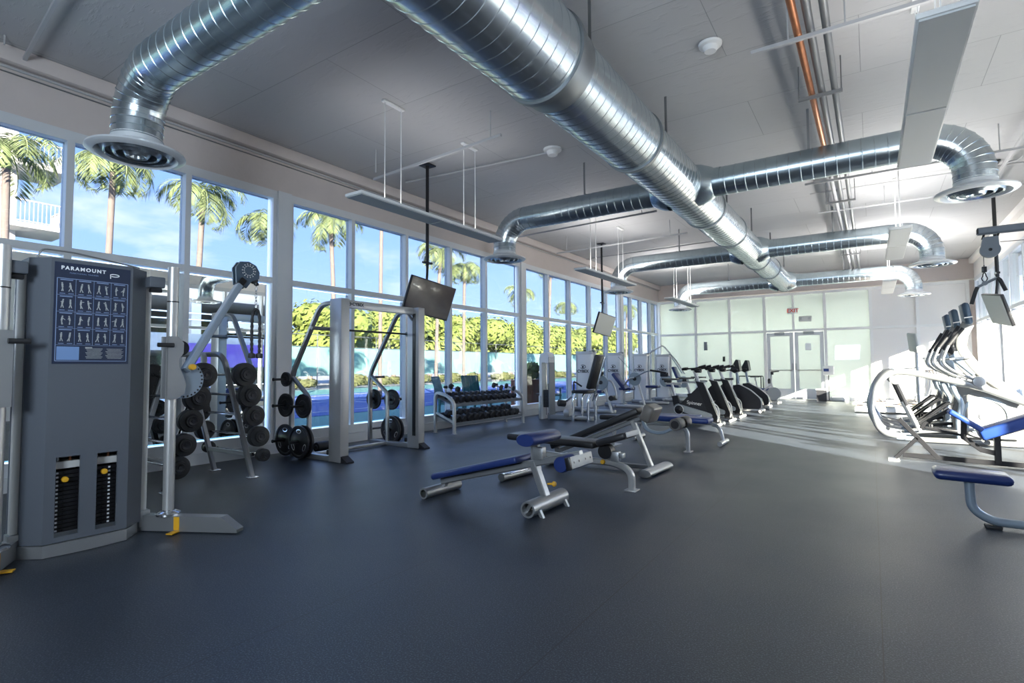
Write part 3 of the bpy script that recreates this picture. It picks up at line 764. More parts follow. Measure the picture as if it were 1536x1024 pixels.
for Y, s_ in ((Y1, 1), (Y2, -1)):
    MB().bar([(XP-.02, Y+.06*s_, 2.0), (XP-.02, Y+.16*s_, 2.1)], .03, .03, .003).build('gusset', M_silver, t, True)
    MB().lathe([(0, .05), (.02, .045), (.024, 0), (.018, -.02)], (-6.2, Y, .10), (0, 0, 1), 14).build('band_peg', M_black, t, True)
bar = thing('smith_bar', (-6.16, 5.48, 1.79), 'long dark barbell resting across the squat rack at head height', 'barbell')
MB().tube([(0, -1.05, 0), (0, 1.05, 0)], .014, 12).build('bar', M_iron, bar)
for s_ in (-1, 1):
    MB().lathe([(.014, .70), (.036, .70), (.036, .72), (.025, .73), (.025, 1.05), (0, 1.05)], (0, 0, 0), (0, s_, 0), 16).build('sleeve', M_pipe, bar)
def plate(r, th=.035):
    b = thing('weight_plate', (0, 0, 0), '', 'weight plate', 'weight plates on the squat rack pegs')
    w = r
    m = MB(sharp=30)
    m.lathe([(.03, -th*.5), (w*.42, -th*.5), (w*.5, -th*.22), (w*.80, -th*.22), (w*.86, -th*.5), (w*.98, -th*.5), (w, -th*.3), (w, th*.3), (w*.98, th*.5), (w*.86, th*.5), (w*.8, th*.22), (w*.5, th*.22), (w*.42, th*.5), (.03, th*.5)], (0, 0, 0), (0, 1, 0), 36)
    m.build('disc', M_iron, b)
    for k in range(3):
        a = PI/2+k*2*PI/3; c = (w*.64*math.cos(a), 0, w*.64*math.sin(a))
        loop = []
        for j in range(16):
            q = 2*PI*j/16; u = w*.22*math.cos(q); v = w*.11*math.sin(q)
            loop.append((c[0]-u*math.sin(a)+v*math.cos(a), 0, c[2]+u*math.cos(a)+v*math.sin(a)))
        MB(sharp=50).tube(loop, th*.28, 6, closed=True, up=(0, 1, 0)).build('grip_ring', M_chrome if w > .2 else M_iron, b)
    MB().lathe([(.026, -th*.55), (.034, -th*.55), (.034, th*.55), (.026, th*.55)], (0, 0, 0), (0, 1, 0), 16).build('hub', M_iron, b)
    return b
P = {r: plate(r) for r in (.225, .17, .105)}
seen = set()
def pl(r, X, Y, z, lab):
    if r in seen: o = dup(P[r], (X, Y, z), label=lab)
    else: seen.add(r); o = P[r]; o.location = (X, Y, z); o['label'] = lab
    o['group'] = 'weight plates on the squat rack pegs'
pl(.105, -7.03, Y1-.10, 1.10, 'small iron weight plate on the highest rear peg, camera side of the squat rack')
pl(.17, -7.03, Y1-.10, .73, 'medium iron weight plate below the small one on the rear peg, camera side')
pl(.225, -7.03, Y1-.10, .235, 'large weight plate with grip holes on the low rear peg, camera side')
pl(.17, -6.62, Y1-.10, .73, 'medium grip plate on the upper inner peg, camera side of the squat rack')
pl(.225, -6.62, Y1-.09, .24, 'large weight plate nearest the frame on the low inner peg, camera side')
pl(.225, -6.62, Y1-.16, .24, 'large weight plate outermost of the pair on the low inner peg, camera side')
pl(.17, -7.03, Y2+.08, .73, 'medium plate on the rear peg of the far squat rack side')
pl(.17, -6.62, Y2+.10, .73, 'medium grip plate on the inner peg of the far squat rack side')
pl(.225, -6.62, Y2+.08, .24, 'large plate nearest the frame on the far side low inner peg')
pl(.225, -6.62, Y2+.15, .24, 'large plate outermost on the far side low inner peg')
t = thing('foam_roller', (-6.95, 5.35, .0), 'thick dark foam roller lying on the floor behind the squat rack posts', 'foam roller')
MB().lathe([(0, 0), (.07, .0), (.075, .01), (.075, .5), (.07, .51), (0, .51)], (0, -.25, .075), (0, 1, 0), 24).build('roller_body', M_rubber, t)
MB().lathe([(.03, 0), (.035, .002), (.03, .003)], (0, -.253, .075), (0, 1, 0), 18).build('roller_core', M_greyp, t)

# ================================================================== dumbbell rack
t = thing('dumbbell_rack', (-6.75, 8.98, 0), 'two tier silver dumbbell rack with curved end frames along the window', 'rack')
for Y in (7.80, 10.18):
    MB().bar(fillet([(-7.0, Y, 0), (-7.0, Y, .79), (-6.70, Y, .72), (-6.53, Y, .60), (-6.53, Y, 0)], .13, 7), .06, .055, .01, up=(0, 1, 0)).build('end_frame', M_silver2, t, True)
    MB().bar([(-7.0, Y, .40), (-6.53, Y, .22)], .04, .04, .006, up=(0, 1, 0)).build('end_brace', M_silver2, t, True)
    for X in (-7.0, -6.53): MB().box((X, Y, .006), (.10, .09, .012)).build('foot_plate', M_chrome, t, True)
TA = R(20)
shelf = []
for z in (.60, .245):
    Rm = Euler((0, TA, 0)).to_matrix(); c = V((-6.76, 8.99, z))
    MB().box(tuple(c), (.46, 2.32, .02), rot=Rm).box(tuple(c+Rm @ V((.23, 0, .02))), (.014, 2.32, .06), rot=Rm).box(tuple(c+Rm @ V((-.23, 0, .03))), (.014, 2.32, .07), rot=Rm).build('shelf', M_greyp, t, True)
    shelf.append(c)
def dumbbell(r, L_=.30):
    b = thing('dumbbell', (0, 0, 0), '', 'dumbbell')
    MB().tube([(-L_*.28, 0, 0), (-.04, 0, 0), (0, 0, 0), (.04, 0, 0), (L_*.28, 0, 0)], .014, 10, scale=[1, 1, 1.2, 1, 1]).build('handle', M_chrome, b)
    for s_ in (-1, 1):
        MB(sharp=25).lathe([(0, L_*.22), (r*.8, L_*.22), (r, L_*.26), (r, L_*.45), (r*.82, L_*.5), (0, L_*.5)], (0, 0, 0), (s_, 0, 0), 6).build('hex_head', M_iron, b)
    return b
proto = {}
rd = random.Random(5)
ordn = ['first', 'second', 'third', 'fourth', 'fifth', 'sixth', 'seventh', 'eighth', 'ninth', 'tenth', 'eleventh', 'twelfth', 'thirteenth']
def put_db(r, L_, loc, rot, lab, grp):
    k = (r, L_)
    if k not in proto:
        o = dumbbell(r, L_); proto[k] = o; o.location = loc; o.rotation_euler = rot; o['label'] = lab; o['group'] = grp
    else: dup(proto[k], loc, rot, lab, grp)
for si, (c, n_) in enumerate(zip(shelf, (12, 12))):
    Rm = Euler((0, TA, 0)).to_matrix()
    for i in range(n_):
        y = 7.97+i*(2.03/(n_-1)); r = (.062, .070, .076, .082)[min(3, (n_-1-i)//3)] if si == 0 else (.088, .080, .092, .084)[i % 4]
        L_ = .28 if si == 0 else .34
        p = c+Rm @ V((.02 if si else .0, 0, .012+r*.87)); p.y = y
        lab = '%s dumbbell from the squat rack end on the %s shelf of the dumbbell rack' % (ordn[i], ('upper', 'lower')[si])
        rot = (Matrix.Rotation(TA, 3, 'Y') @ Matrix.Rotation(rd.uniform(-.08, .08), 3, 'Z') @ Matrix.Rotation(R(30), 3, 'X')).to_euler()
        put_db(r, L_, p, rot, lab, ('dumbbells on the upper shelf', 'dumbbells on the lower shelf')[si])
# loose dumbbells on top of the row, two stood on end
for i, (y, zz, st) in enumerate(((8.06, .86, 0), (9.5, .84, 0), (9.98, .81, 0))):
    lab = ['dumbbell stacked on top of the upper row beside the squat rack end', 'dumbbell lying across the upper row past the middle', 'dumbbell lying on the upper row near the weight machine end'][i]
    put_db(.058, .24, V((-6.74, y, zz)), (0, .3, .4*i), lab, 'dumbbells lying over the upper row')
for i, y in enumerate((8.02, 9.72)):
    lab = ['small dumbbell stood on end at the near end of the upper shelf', 'small dumbbell stood on end near the far end of the upper shelf'][i]
    put_db(.045, .2, V((-6.93, y, .80)), (0, PI/2, 0), lab, 'dumbbells stood on end')

# ================================================================== benches in the middle
def pad(m, c, d, rot=None, bev=.03): return m.box(c, d, rot=rot, bev=bev, seg=3)
def seg_pad(a, b, width, th, yc, lift=0):
    """a pad between two (x,z) points, centred at yc, thickness th, top surface through the points"""
    a = V((a[0], yc, a[1])); b = V((b[0], yc, b[1])); d = b-a; ang = -math.atan2(d.z, d.x)
    Rm = Euler((0, ang, 0)).to_matrix(); c = (a+b)/2-Rm @ V((0, 0, th/2))
    return tuple(c), (d.length, width, th), Rm
# 1: blue decline bench
t = thing('decline_bench', (-3.0, 4.1, 0), 'blue padded decline bench nearest the camera with round leg rollers', 'bench')
YC = 4.1
c, d, Rm = seg_pad((-3.62, .215), (-2.62, .47), .30, .06, YC)
pad(MB(), c, d, Rm, .022).build('back_pad', M_blue, t, True)
MB().bar([(-3.58, YC, .13), (-2.05, YC, .52)], .06, .07, .01, up=(0, 1, 0)).build('main_beam', M_silver, t, True)
MB(sharp=50).lathe([(.036, 0), (.052, .0), (.052, .52), (.036, .52)], (-3.60, 3.84, .052), (0, 1, 0), 24).build('rear_foot_tube', M_silver, t, True)
MB().bar([(-3.56, YC, .08), (-3.55, YC, .16)], .05, .05, .004).build('rear_bracket', M_silver, t, True)
ft = MB(sharp=50).lathe([(.052, 0), (.068, .0), (.068, .60), (.052, .60)], (-2.40, 3.80, .075), (0, 1, 0), 28).build('front_foot_tube', M_silver, t, True)
for y in (3.90, 4.34):
    MB().prism([(-2.50, 0), (-2.47, 0), (-2.41, .09), (-2.39, .09), (-2.33, 0), (-2.30, 0), (-2.37, .13), (-2.43, .13)], 'y', y-.015, y+.015).build('foot_saddle', M_silver, ft, True)
MB().bar([(-2.40, YC, .12), (-2.52, YC, .41)], .06, .08, .008, up=(0, 1, 0)).build('support_strut', M_silver, t, True)
MB().lathe([(0, .03), (.02, .028), (.024, .01), (.012, 0), (.008, -.05)], (-2.33, YC, .24), (1, 0, .1), 14).build('adjust_knob', M_yellow, t, True)
MB().bar([(-2.50, YC, .40), (-2.50, YC, .60)], .05, .075, .006).build('roller_post', M_silver, t, True)
MB().box((-2.46, YC-.0, .49), (.10, .07, .12), bev=.008).build('roller_bracket', M_silver, t, True)
MB(sharp=50).sweep([(-2.46, 3.86, .63), (-2.46, 3.875, .63), (-2.46, 4.33, .63), (-2.46, 4.345, .63)], [(.098*math.cos(a)*(1 if abs(math.cos(a)) < .8 else .97), .055*math.sin(a)) for a in [2*PI*i/24 for i in range(24)]], scale=[.9, 1, 1, .9]).build('thigh_roller', M_blue, t, True)
MB(sharp=50).lathe([(0, 0), (.058, .002), (.066, .015), (.066, .46), (.058, .475), (0, .475)], (-2.13, 3.87, .455), (0, 1, 0), 26).build('foot_roller', M_blue, t, True)
hb = MB().box((-2.055, 4.09, .47), (.035, .40, .095), rot=(0, R(-12), 0), bev=.006).build('roller_bar', M_cream, t, True)
hh = MB()
for y in (3.94, 4.03, 4.15, 4.24): hh.lathe([(0, 0), (.010, 0)], (-2.0365, y, .475), (1, 0, .2), 10)
hh.build('bar_holes', M_black, hb, True)
MB().box((-2.055, 3.875, .47), (.045, .03, .105), rot=(0, R(-12), 0), bev=.006).build('end_cap', M_black, t, True)
# 2: black adjustable bench behind
t = thing('adjustable_bench', (-2.75, 5.22, 0), 'black adjustable bench with curved silver front leg, behind the blue decline bench', 'bench')
YC = 5.22
c, d, Rm = seg_pad((-3.48, .50), (-2.40, .475), .30, .07, YC)
pad(MB(), c, d, Rm, .025).build('back_pad', M_vinyl, t, True)
c, d, Rm = seg_pad((-2.38, .50), (-2.06, .60), .34, .07, YC)
pad(MB(), c, d, Rm, .025).build('seat_pad', M_vinyl, t, True)
MB().box((-2.035, YC, .575), (.02, .30, .05), rot=(0, R(-15), 0), bev=.006).build('seat_label', M_cream, t, True)
MB().bar(fillet([(-3.42, YC, .08), (-3.2, YC, .30), (-2.60, YC, .26), (-2.25, YC, .27), (-2.05, YC, .20), (-2.05, YC, .0)], .16, 7), .06, .07, .01, up=(0, 1, 0)).build('frame_tube', M_silver2, t, True)
MB().box((-2.05, YC, .008), (.12, .14, .014), bev=.003).build('front_foot_plate', M_silver2, t, True)
MB().box((-2.22, YC, .33), (.09, .07, .10), bev=.006).box((-2.15, YC, .345), (.05, .06, .05), bev=.006).build('seat_post', M_silver, t, True)
MB(sharp=40).lathe([(0, -.05), (.075, -.05), (.075, .05), (0, .05)], (-2.32, YC, .375), (0, 1, 0), 22).build('adjust_cam', M_black, t, True)
MB().lathe([(0, .03), (.022, .028), (.026, .01), (.012, 0)], (-2.34, YC-.04, .27), (0, -1, 0), 14).build('adjust_knob', M_yellow, t, True)
MB(sharp=50).tube([(-3.42, 4.88, .045), (-3.36, 5.58, .045)], .045, 20).build('rear_foot_tube', M_silver, t, True)
MB().box((-3.36, 5.05, .085), (.14, .34, .02), rot=(0, R(-12), R(-5)), bev=.006).build('rear_foot_plate', M_chrome, t, True)
# 3: long black decline bench rising to the right
t = thing('decline_bench', (-2.6, 6.25, 0), 'long black decline bench rising to a thick pad with a round leg roller', 'bench')
YC = 6.22
c, d, Rm = seg_pad((-3.5, .26), (-2.32, .765), .30, .075, YC)
pad(MB(), c, d, Rm, .02).build('back_pad', M_vinyl, t, True)
MB().bar([(-3.45, YC, .15), (-2.30, YC, .64)], .05, .06, .008, up=(0, 1, 0)).build('main_beam', M_silver, t, True)
Rm = Euler((0, R(24), 0)).to_matrix()
pad(MB(), (-2.19, YC, .70), (.13, .34, .20), Rm, .03).build('thigh_pad', mat('beige lit vinyl', (.16, .145, .13), .38, bump=.1, bscale=150), t, True)  # beige light falling on this pad is put into its colour
MB().bar(fillet([(-2.30, YC, .66), (-2.26, YC, .50), (-2.08, YC, .46), (-1.86, YC, .57)], .12, 7), .035, .05, .008, up=(0, 1, 0)).build('leg_hook', M_bluegrey, t, True)
rl = MB(sharp=50)
MB(sharp=50).lathe([(.06, .0), (.068, .01), (.068, .17), (.062, .18), (.02, .18)], (-1.84, 6.26, .60), (0, 1, 0), 26).build('leg_roller', mat('worn grey foam', (.10, .095, .09), .5), t, True)
rl.lathe([(.02, 0), (.062, 0), (.068, .01), (.068, .17), (.06, .18)], (-1.84, 5.99, .60), (0, 1, 0), 26)
rl.build('leg_roller', mat('worn grey foam', (.10, .095, .09), .5), t, True)
MB(sharp=50).tube([(-1.84, 5.985, .60), (-1.84, 6.45, .60)], .045, 18).build('roller_axle', M_black, t, True)
MB().bar([(-2.42, YC, .60), (-2.20, YC, .07)], .05, .075, .008, up=(0, 1, 0)).build('support_strut', M_silver2, t, True)
MB(sharp=50).sweep([(-2.16, 5.88, .045), (-2.12, 6.56, .045)], [(.075*math.cos(a), .044*math.sin(a)) for a in [2*PI*i/20 for i in range(20)]]).build('front_foot_tube', M_silver2, t, True)
MB().bar([(-3.45, YC, .06), (-2.2, YC, .06)], .05, .06, .01, up=(0, 1, 0)).build('base_rail', M_silver, t, True)
MB(sharp=50).tube([(-3.46, 5.95, .05), (-3.46, 6.50, .05)], .048, 18).build('rear_foot_tube', M_silver, t, True)
MB().box((-3.46, YC, .17), (.05, .06, .2)).build('rear_post', M_silver, t, True)
# 4: flat bench with blue pad
t = thing('flat_bench', (-2.75, 8.0, 0), 'low flat bench with bright blue seat section and curved legs, before the spinning bikes', 'bench')
YC = 8.0
pad(MB(), (-3.22, YC, .455), (.78, .30, .075), None, .025).build('back_pad', M_vinyl, t, True)
pad(MB(), (-2.37, YC, .475), (.86, .34, .075), (0, R(1), 0), .025).build('seat_pad', M_blue2, t, True)
MB().bar(fillet([(-3.45, YC, .0), (-3.40, YC, .36), (-3.2, YC, .39), (-2.5, YC, .39), (-2.27, YC, .34), (-2.27, YC, .0)], .16, 6), .05, .06, .01, up=(0, 1, 0)).build('frame_tube', M_silver2, t, True)
MB().box((-2.27, YC, .006), (.10, .16, .012)).build('front_foot_plate', M_silver2, t, True)
MB().box((-3.45, YC, .006), (.12, .50, .012)).build('rear_foot_plate', M_silver2, t, True)
# 5: silver framed bench behind it
t = thing('flat_bench', (-2.3, 9.0, 0), 'second low bench, mostly silver frame, standing behind the blue flat bench', 'bench')
pad(MB(), (-2.9, 9.0, .42), (1.1, .28, .06), None, .02).build('seat_pad', M_blue2, t, True)
MB().bar(fillet([(-3.4, 9.0, .05), (-3.35, 9.0, .36), (-2.3, 9.0, .36), (-2.05, 9.0, .30), (-2.0, 9.0, .05)], .14, 6), .05, .05, .01, up=(0, 1, 0)).build('frame_tube', M_silver2, t, True)
MB(sharp=50).tube([(-2.0, 8.75, .04), (-2.0, 9.25, .04)], .038, 16).build('front_foot_tube', M_silver2, t, True)
MB(sharp=50).tube([(-3.4, 8.75, .04), (-3.4, 9.25, .04)], .038, 16).build('rear_foot_tube', M_silver2, t, True)

# ================================================================== weight machines along the window
def tower(t, X, Y, w=.60, h=1.68, dp=.22, logo=True, rod=True):
    fr = [(-w/2, 0), (-w/2*.8, -dp*.45), (0, -dp*.6), (w/2*.8, -dp*.45), (w/2, 0), (w/2, dp*.4), (-w/2, dp*.4)]
    MB(sharp=45).prism([(X+a*.86, Y+b) for a, b in fr], 'z', .10, h-.08).build('stack_shroud', M_mach, t, True)
    MB(sharp=45).prism([(X+a*1.0, Y+b*1.1) for a, b in fr], 'z', h-.10, h-.015).build('top_cap', M_silver2, t, True)
    for s_ in (-1, 1):
        MB().box((X+s_*w*.47, Y+.02, h/2), (.05, .08, h), bev=.015).build('side_post', M_silver2, t, True)
    MB().box((X+w*.36, Y-.02, h-.02), (.16, .12, .05), bev=.015).build('cap_corner', M_greyp, t, True)
    MB().box((X, Y+.02, .06), (w+.04, dp+.1, .12), bev=.02).build('base', M_silver, t, True)
    if logo:
        o = text('CYBEX', .115, M_iron, 'lettering', t, plane_M((X-t.location.x-.02, Y-dp*.62-t.location.y-.004, h*.66-t.location.z), (1, 0, 0), (0, 0, 1)), .002, 1, .003)
        a = MB(sharp=60)
        pts = [V((X-.02+.085*math.cos(q), Y-dp*.62-.003, h*.66+.13+.05*math.sin(q))) for q in [R(-150)+R(280)*i/16 for i in range(17)]]
        a.bar(pts, .002, .016, .0005, up=(0, 0, 1)); a.lathe([(0, 0), (.03, 0)], (X-.02, Y-dp*.62-.004, h*.66+.125), (0, -1, 0), 16)
        a.build('logo', M_iron, t, True)
def disc(t, X, Y, z, r=.2, name='cam_disc', m=M_disc):
    o = MB(sharp=40).lathe([(0, -.02), (r*.96, -.02), (r, -.01), (r, .01), (r*.96, .02), (0, .02)], (X, Y, z), (0, 1, 0), 36).build(name, m, t, True)
    MB(sharp=40).lathe([(0, .05), (.05, .045), (.055, .02)], (X, Y, z), (0, -1, 0), 18).build('cam_hub', M_iron, o, True)
# leg extension, nearest
t = thing('leg_extension_machine', (-6.1, 11.45, 0), 'white seated leg machine with an open weight stack tower, nearest of the weight machines', 'weight machine')
X = -6.56; Y = 11.35
MB(sharp=45).prism([(X-.15, 0), (X-.15, 1.46), (X-.11, 1.57), (X, 1.61), (X+.09, 1.58), (X+.13, 1.50), (X+.13, 1.36), (X+.02, 1.34), (X+.02, 1.36), (X-.08, 1.36), (X-.08, 0)], 'y', Y-.14, Y+.14).build('tower_shell', M_mach, t, True)
MB().box((X+.115, Y, .75), (.03, .28, 1.5), bev=.006).build('tower_side', M_greyp, t, True)
MB().box((X-.13, Y-.13, .28), (.07, .06, .56), bev=.01).build('tower_leg', M_silver2, t, True)
ws = MB()
for i in range(12): ws.box((X+.02, Y, .30+i*.035), (.17, .2, .032), bev=.003, seg=1)
ws.build('weight_stack', M_black, t, True)
for dx in (-.03, .06): MB().tube([(X+dx, Y-.02, .1), (X+dx, Y-.02, 1.36)], .011, 10).build('guide_rod', M_chrome, t, True)
MB().box((-6.15, 11.4, .06), (.72, .34, .11), bev=.02).build('base_plate', M_greyp, t, True)
MB().box((-5.66, 11.4, .05), (.56, .10, .09), bev=.01).build('base_rail', M_silver2, t, True)
for X_, Y_ in ((-5.80, 11.20), (-5.44, 11.25), (-5.80, 11.66), (-5.44, 11.66)):
    MB(sharp=50).bar(fillet([(X_, Y_, .0), (X_+.0, Y_, .50), (X_+.05, Y_+.05, .62)], .1, 5), .05, .055, .01).build('frame_leg', M_chrome, t, True)
MB().bar([(-5.80, 11.20, .07), (-5.44, 11.25, .07)], .05, .05, .01).build('front_rail', M_silver2, t, True)
pad(MB(), (-5.66, 11.45, .67), (.42, .40, .08), None, .025).build('seat_pad', M_vinyl, t, True)
pad(MB(), (-5.33, 11.45, 1.13), (.11, .42, .82), (0, R(17), 0), .04).build('back_pad', M_vinyl, t, True)
MB().bar([(-5.40, 11.45, .45), (-5.10, 11.45, 1.48)], .05, .05, .01, up=(0, 1, 0)).build('back_frame', M_chrome, t, True)
MB(sharp=50).tube(fillet([(-5.76, 11.18, .70), (-5.76, 11.18, .92), (-5.56, 11.18, .80)], .04, 4), .02, 10).build('hand_grip', M_black, t, True)
MB(sharp=50).lathe([(0, 0), (.07, 0), (.08, .01), (.08, .17), (.07, .18), (0, .18)], (-6.22, 11.26, .40), (.5, .7, -.1), 22).build('shin_roller', M_vinyl, t, True)
MB().bar([(-6.15, 11.45, .4), (-5.9, 11.45, .58)], .045, .045, .008, up=(0, 1, 0)).build('lever_arm', M_chrome, t, True)
MB(sharp=50).lathe([(0, -.07), (.11, -.07), (.12, -.04), (.12, .04), (.11, .07), (0, .07)], (-5.98, 11.3, .17), (1, 0, 0), 22).build('cable_drum', M_silver2, t, True)
tag(MB().box((-7.1, 12.1, .70), (.22, .26, .24), bev=.03).box((-7.0, 12.05, .56), (.5, .3, .03), bev=.01).box((-7.1, 12.1, .28), (.06, .06, .55)).build('side_shelf', M_vinyl), 'small black shelf stand between the first two weight machines by the window', 'shelf')
# machine with disc 1
def machine(X, Y, label, dx, dz, side=0, h=1.70, extras=()):
    t = thing('weight_machine', (X, Y, 0), label, 'weight machine')
    tower(t, X, Y, h=h)
    MB().box((X+.62, Y-.42, .05), (.9, .12, .09), bev=.02).build('base_rail', M_silver2, t, True)
    MB().box((X+.15, Y-.28, .05), (.10, .5, .09), bev=.02).build('base_link', M_silver2, t, True)
    MB().bar(fillet([(X+.45, Y-.42, .08), (X+.45, Y-.42, .50), (X+.75, Y-.42, .60)], .1, 4), .06, .06, .01, up=(0, 1, 0)).build('seat_frame', M_silver2, t, True)
    pad(MB(), (X+.55, Y-.42, .58), (.40, .36, .08), None, .025).build('seat_pad', M_blue, t, True)
    disc(t, X+dx, Y-.62, dz)
    MB().bar([(X+dx+.06, Y-.55, dz-.1), (X+dx+.30, Y-.60, .03)], .055, .055, .01, up=(0, 1, 0)).build('support_leg', M_cream, t, True)
    return t
t = machine(-6.78, 13.9, 'white weight machine with logo shroud, large grey disc and short black bracket', 0.75, .83)
MB().box((-6.0, 13.22, 1.07), (.12, .07, .13), rot=(0, .6, 0), bev=.02).build('disc_bracket', M_black, t, True)
MB(sharp=50).tube(fillet([(-6.0, 13.3, .85), (-5.75, 13.3, .90), (-5.62, 13.3, .62), (-5.6, 13.3, .4)], .1, 5), .025, 10).build('lever_arm', M_silver2, t, True)
MB(sharp=50).lathe([(0, 0), (.07, 0), (.07, .3), (0, .3)], (-5.72, 13.2, .42), (0, 1, 0), 18).build('ankle_roller', M_vinyl, t, True)
t = machine(-6.75, 15.95, 'white weight machine with logo shroud and tilted blue back pad, second behind the disc', 0.88, .88)
pad(MB(), (-6.33, 15.35, .80), (.10, .40, .62), (0, R(-38), 0), .03).build('back_pad', M_blue, t, True)
MB(sharp=50).tube(fillet([(-6.28, 15.3, .62), (-5.98, 15.2, .90), (-5.85, 15.2, .92)], .08, 5), .026, 10).build('lever_arm', M_silver2, t, True)
MB(sharp=50).bar(fillet([(-5.85, 15.25, .93), (-5.45, 15.25, 1.12), (-5.15, 15.25, 1.10)], .1, 4), .03, .08, .01, up=(0, 1, 0)).build('press_arm', M_disc, t, True)
MB(sharp=50).tube([(-5.35, 15.2, 1.14), (-4.88, 15.2, 1.06)], .028, 10).build('hand_grip', M_black, t, True)
MB(sharp=50).tube([(-6.5, 15.6, 1.55), (-6.0, 15.4, 1.12)], .008, 6).build('cable', M_pipe, t, True)
t = machine(-6.62, 17.9, 'white weight machine with logo shroud and grey side plate, third behind the disc', 1.05, .78)
MB().box((-5.62, 17.28, .98), (.26, .06, .14), bev=.02).build('side_plate', M_iron, t, True)
pad(MB(), (-5.35, 17.4, .62), (.40, .36, .08), (0, R(8), 0), .025).build('front_seat', M_blue, t, True)
t = machine(-6.40, 19.6, 'farthest white weight machine, with overhead bent tube frame and blue back pad', .9, .7)
MB(sharp=50).tube(fillet([(-6.75, 19.0, 1.66), (-6.62, 19.0, 1.80), (-6.20, 19.0, 2.0), (-5.75, 19.0, 1.45), (-5.45, 19.0, .98)], .12, 5), .026, 10).build('overhead_tube', M_silver2, t, True)
MB().bar([(-5.95, 19.2, 1.55), (-5.6, 19.2, 1.0)], .03, .08, .01, up=(0, 1, 0)).build('press_arm', M_bluegrey, t, True)
pad(MB(), (-5.78, 19.2, .95), (.09, .40, .6), (0, R(-22), 0), .03).build('back_pad', M_blue, t, True)

# ================================================================== bikes
def spin_bike(y, label, sx=-3.15):
    t = thing('spinning_bike', (sx, y, 0), label, 'exercise bike', 'black spinning bikes')
    MB(sharp=50).tube([(.50, -.27, .035), (.50, .27, .035)], .033, 16).build('front_foot', M_silver2, t)
    MB(sharp=50).tube([(-.52, -.24, .035), (-.52, .24, .035)], .03, 16).build('rear_foot', M_silver2, t)
    MB().bar([(-.52, 0, .07), (.50, 0, .07)], .06, .04, .01, up=(0, 1, 0)).build('base_rail', M_silver, t)
    MB(sharp=40).prism([(.02, .93), (.18, .90), (.50, .07), (.34, .07)], 'y', -.075, .075).build('front_column', M_black, t)
    MB(sharp=40).prism([(-.36, .40), (.05, .80), (.16, .60), (.34, .18), (.30, .12), (-.40, .14)], 'y', -.045, .045).build('frame_shell', M_iron, t)
    MB(sharp=40).prism([(-.50, .60), (-.38, .62), (-.25, .12), (-.42, .12)], 'y', -.04, .04).build('seat_column', M_black, t)
    MB().bar([(-.44, 0, .58), (-.50, 0, .86)], .045, .06, .008, up=(0, 1, 0)).build('seat_post', M_silver2, t)
    MB().bar([(-.64, 0, .87), (-.30, 0, .87)], .05, .04, .008, up=(0, 1, 0)).build('seat_slider', M_silver2, t)
    s_ = MB(sharp=60)
    s_.prism([(-.70, -.085), (-.60, -.10), (-.48, -.05), (-.36, -.022), (-.34, 0), (-.36, .022), (-.48, .05), (-.60, .10), (-.70, .085)], 'z', .945, .985).box((-.56, 0, .915), (.10, .04, .06))
    s_.build('saddle', M_vinyl, t)
    MB().bar([(.08, 0, .88), (-.02, 0, 1.16)], .055, .085, .01, up=(0, 1, 0)).build('handlebar_post', M_silver2, t)
    hb = MB(sharp=60)
    hb.tube(fillet([(-.20, -.05, 1.19), (.02, -.05, 1.20), (.06, -.22, 1.20), (.26, -.22, 1.25)], .05, 4), .017, 10)
    hb.tube(fillet([(-.20, .05, 1.19), (.02, .05, 1.20), (.06, .22, 1.20), (.26, .22, 1.25)], .05, 4), .017, 10)
    hb.tube([(.05, -.22, 1.2), (.05, .22, 1.2)], .017, 10).box((-.02, 0, 1.18), (.12, .12, .05), bev=.015).box((-.22, 0, 1.185), (.10, .14, .06), bev=.02)
    hb.tube([(-.24, -.05, 1.19), (-.16, -.05, 1.20)], .028, 10).tube([(-.24, .05, 1.19), (-.16, .05, 1.20)], .028, 10).tube([(.14, -.22, 1.22), (.28, -.22, 1.255)], .027, 10).tube([(.14, .22, 1.22), (.28, .22, 1.255)], .027, 10).box((.06, 0, 1.15), (.16, .10, .09), bev=.03)
    hb.build('handlebars', M_black, t)
    ch = []
    for i in range(13):
        a = R(100)+R(180)*i/12; ch.append((-.33+.125*math.cos(a), .32+.125*math.sin(a)))
    for i in range(9):
        a = R(-80)+R(160)*i/8; ch.append((.30+.055*math.cos(a), .21+.055*math.sin(a)))
    g = MB(sharp=40).prism(ch, 'y', -.115, -.055).build('chain_guard', M_greyp, t)
    MB(sharp=40).lathe([(0, .0), (.085, .0), (.09, .012), (.05, .02), (0, .03)], (-.33, -.115, .32), (0, -1, 0), 24).build('crank_cover', M_black, g)
    MB(sharp=40).lathe([(.092, 0), (.10, 0), (.10, .008), (.092, .008)], (-.33, -.115, .32), (0, -1, 0), 28).build('trim_ring', M_cream, g)
    cr = MB().bar([(-.33, -.15, .32), (-.18, -.15, .24)], .03, .018, .004)
    cr.build('crank_arm', M_black, t)
    MB().box((-.17, -.21, .235), (.10, .09, .03), bev=.008).build('pedal', M_black, t)
    MB(sharp=50).tube(fillet([(.20, -.08, .90), (.38, -.09, .50), (.47, -.09, .28), (.46, -.09, .10)], .1, 5), .012, 8).tube(fillet([(.36, -.085, .50), (.48, -.085, .40), (.50, -.085, .20), (.46, -.085, .12)], .06, 4), .010, 8).build('edge_trim', M_cream, t)
    text('Spinner', .105, M_cream, 'lettering', t, plane_M((-.02, -.05, .46), (1, 0, -.12), (.12, 0, 1)), .002)
    return t
b1 = spin_bike(11.75, 'black spinning bike nearest the camera, white script lettering on its frame')
for y, l in ((12.85, 'middle of the three black spinning bikes'), (13.95, 'third black spinning bike, next to the upright bikes with consoles')):
    dup(b1, (-3.13, y, 0), label=l)
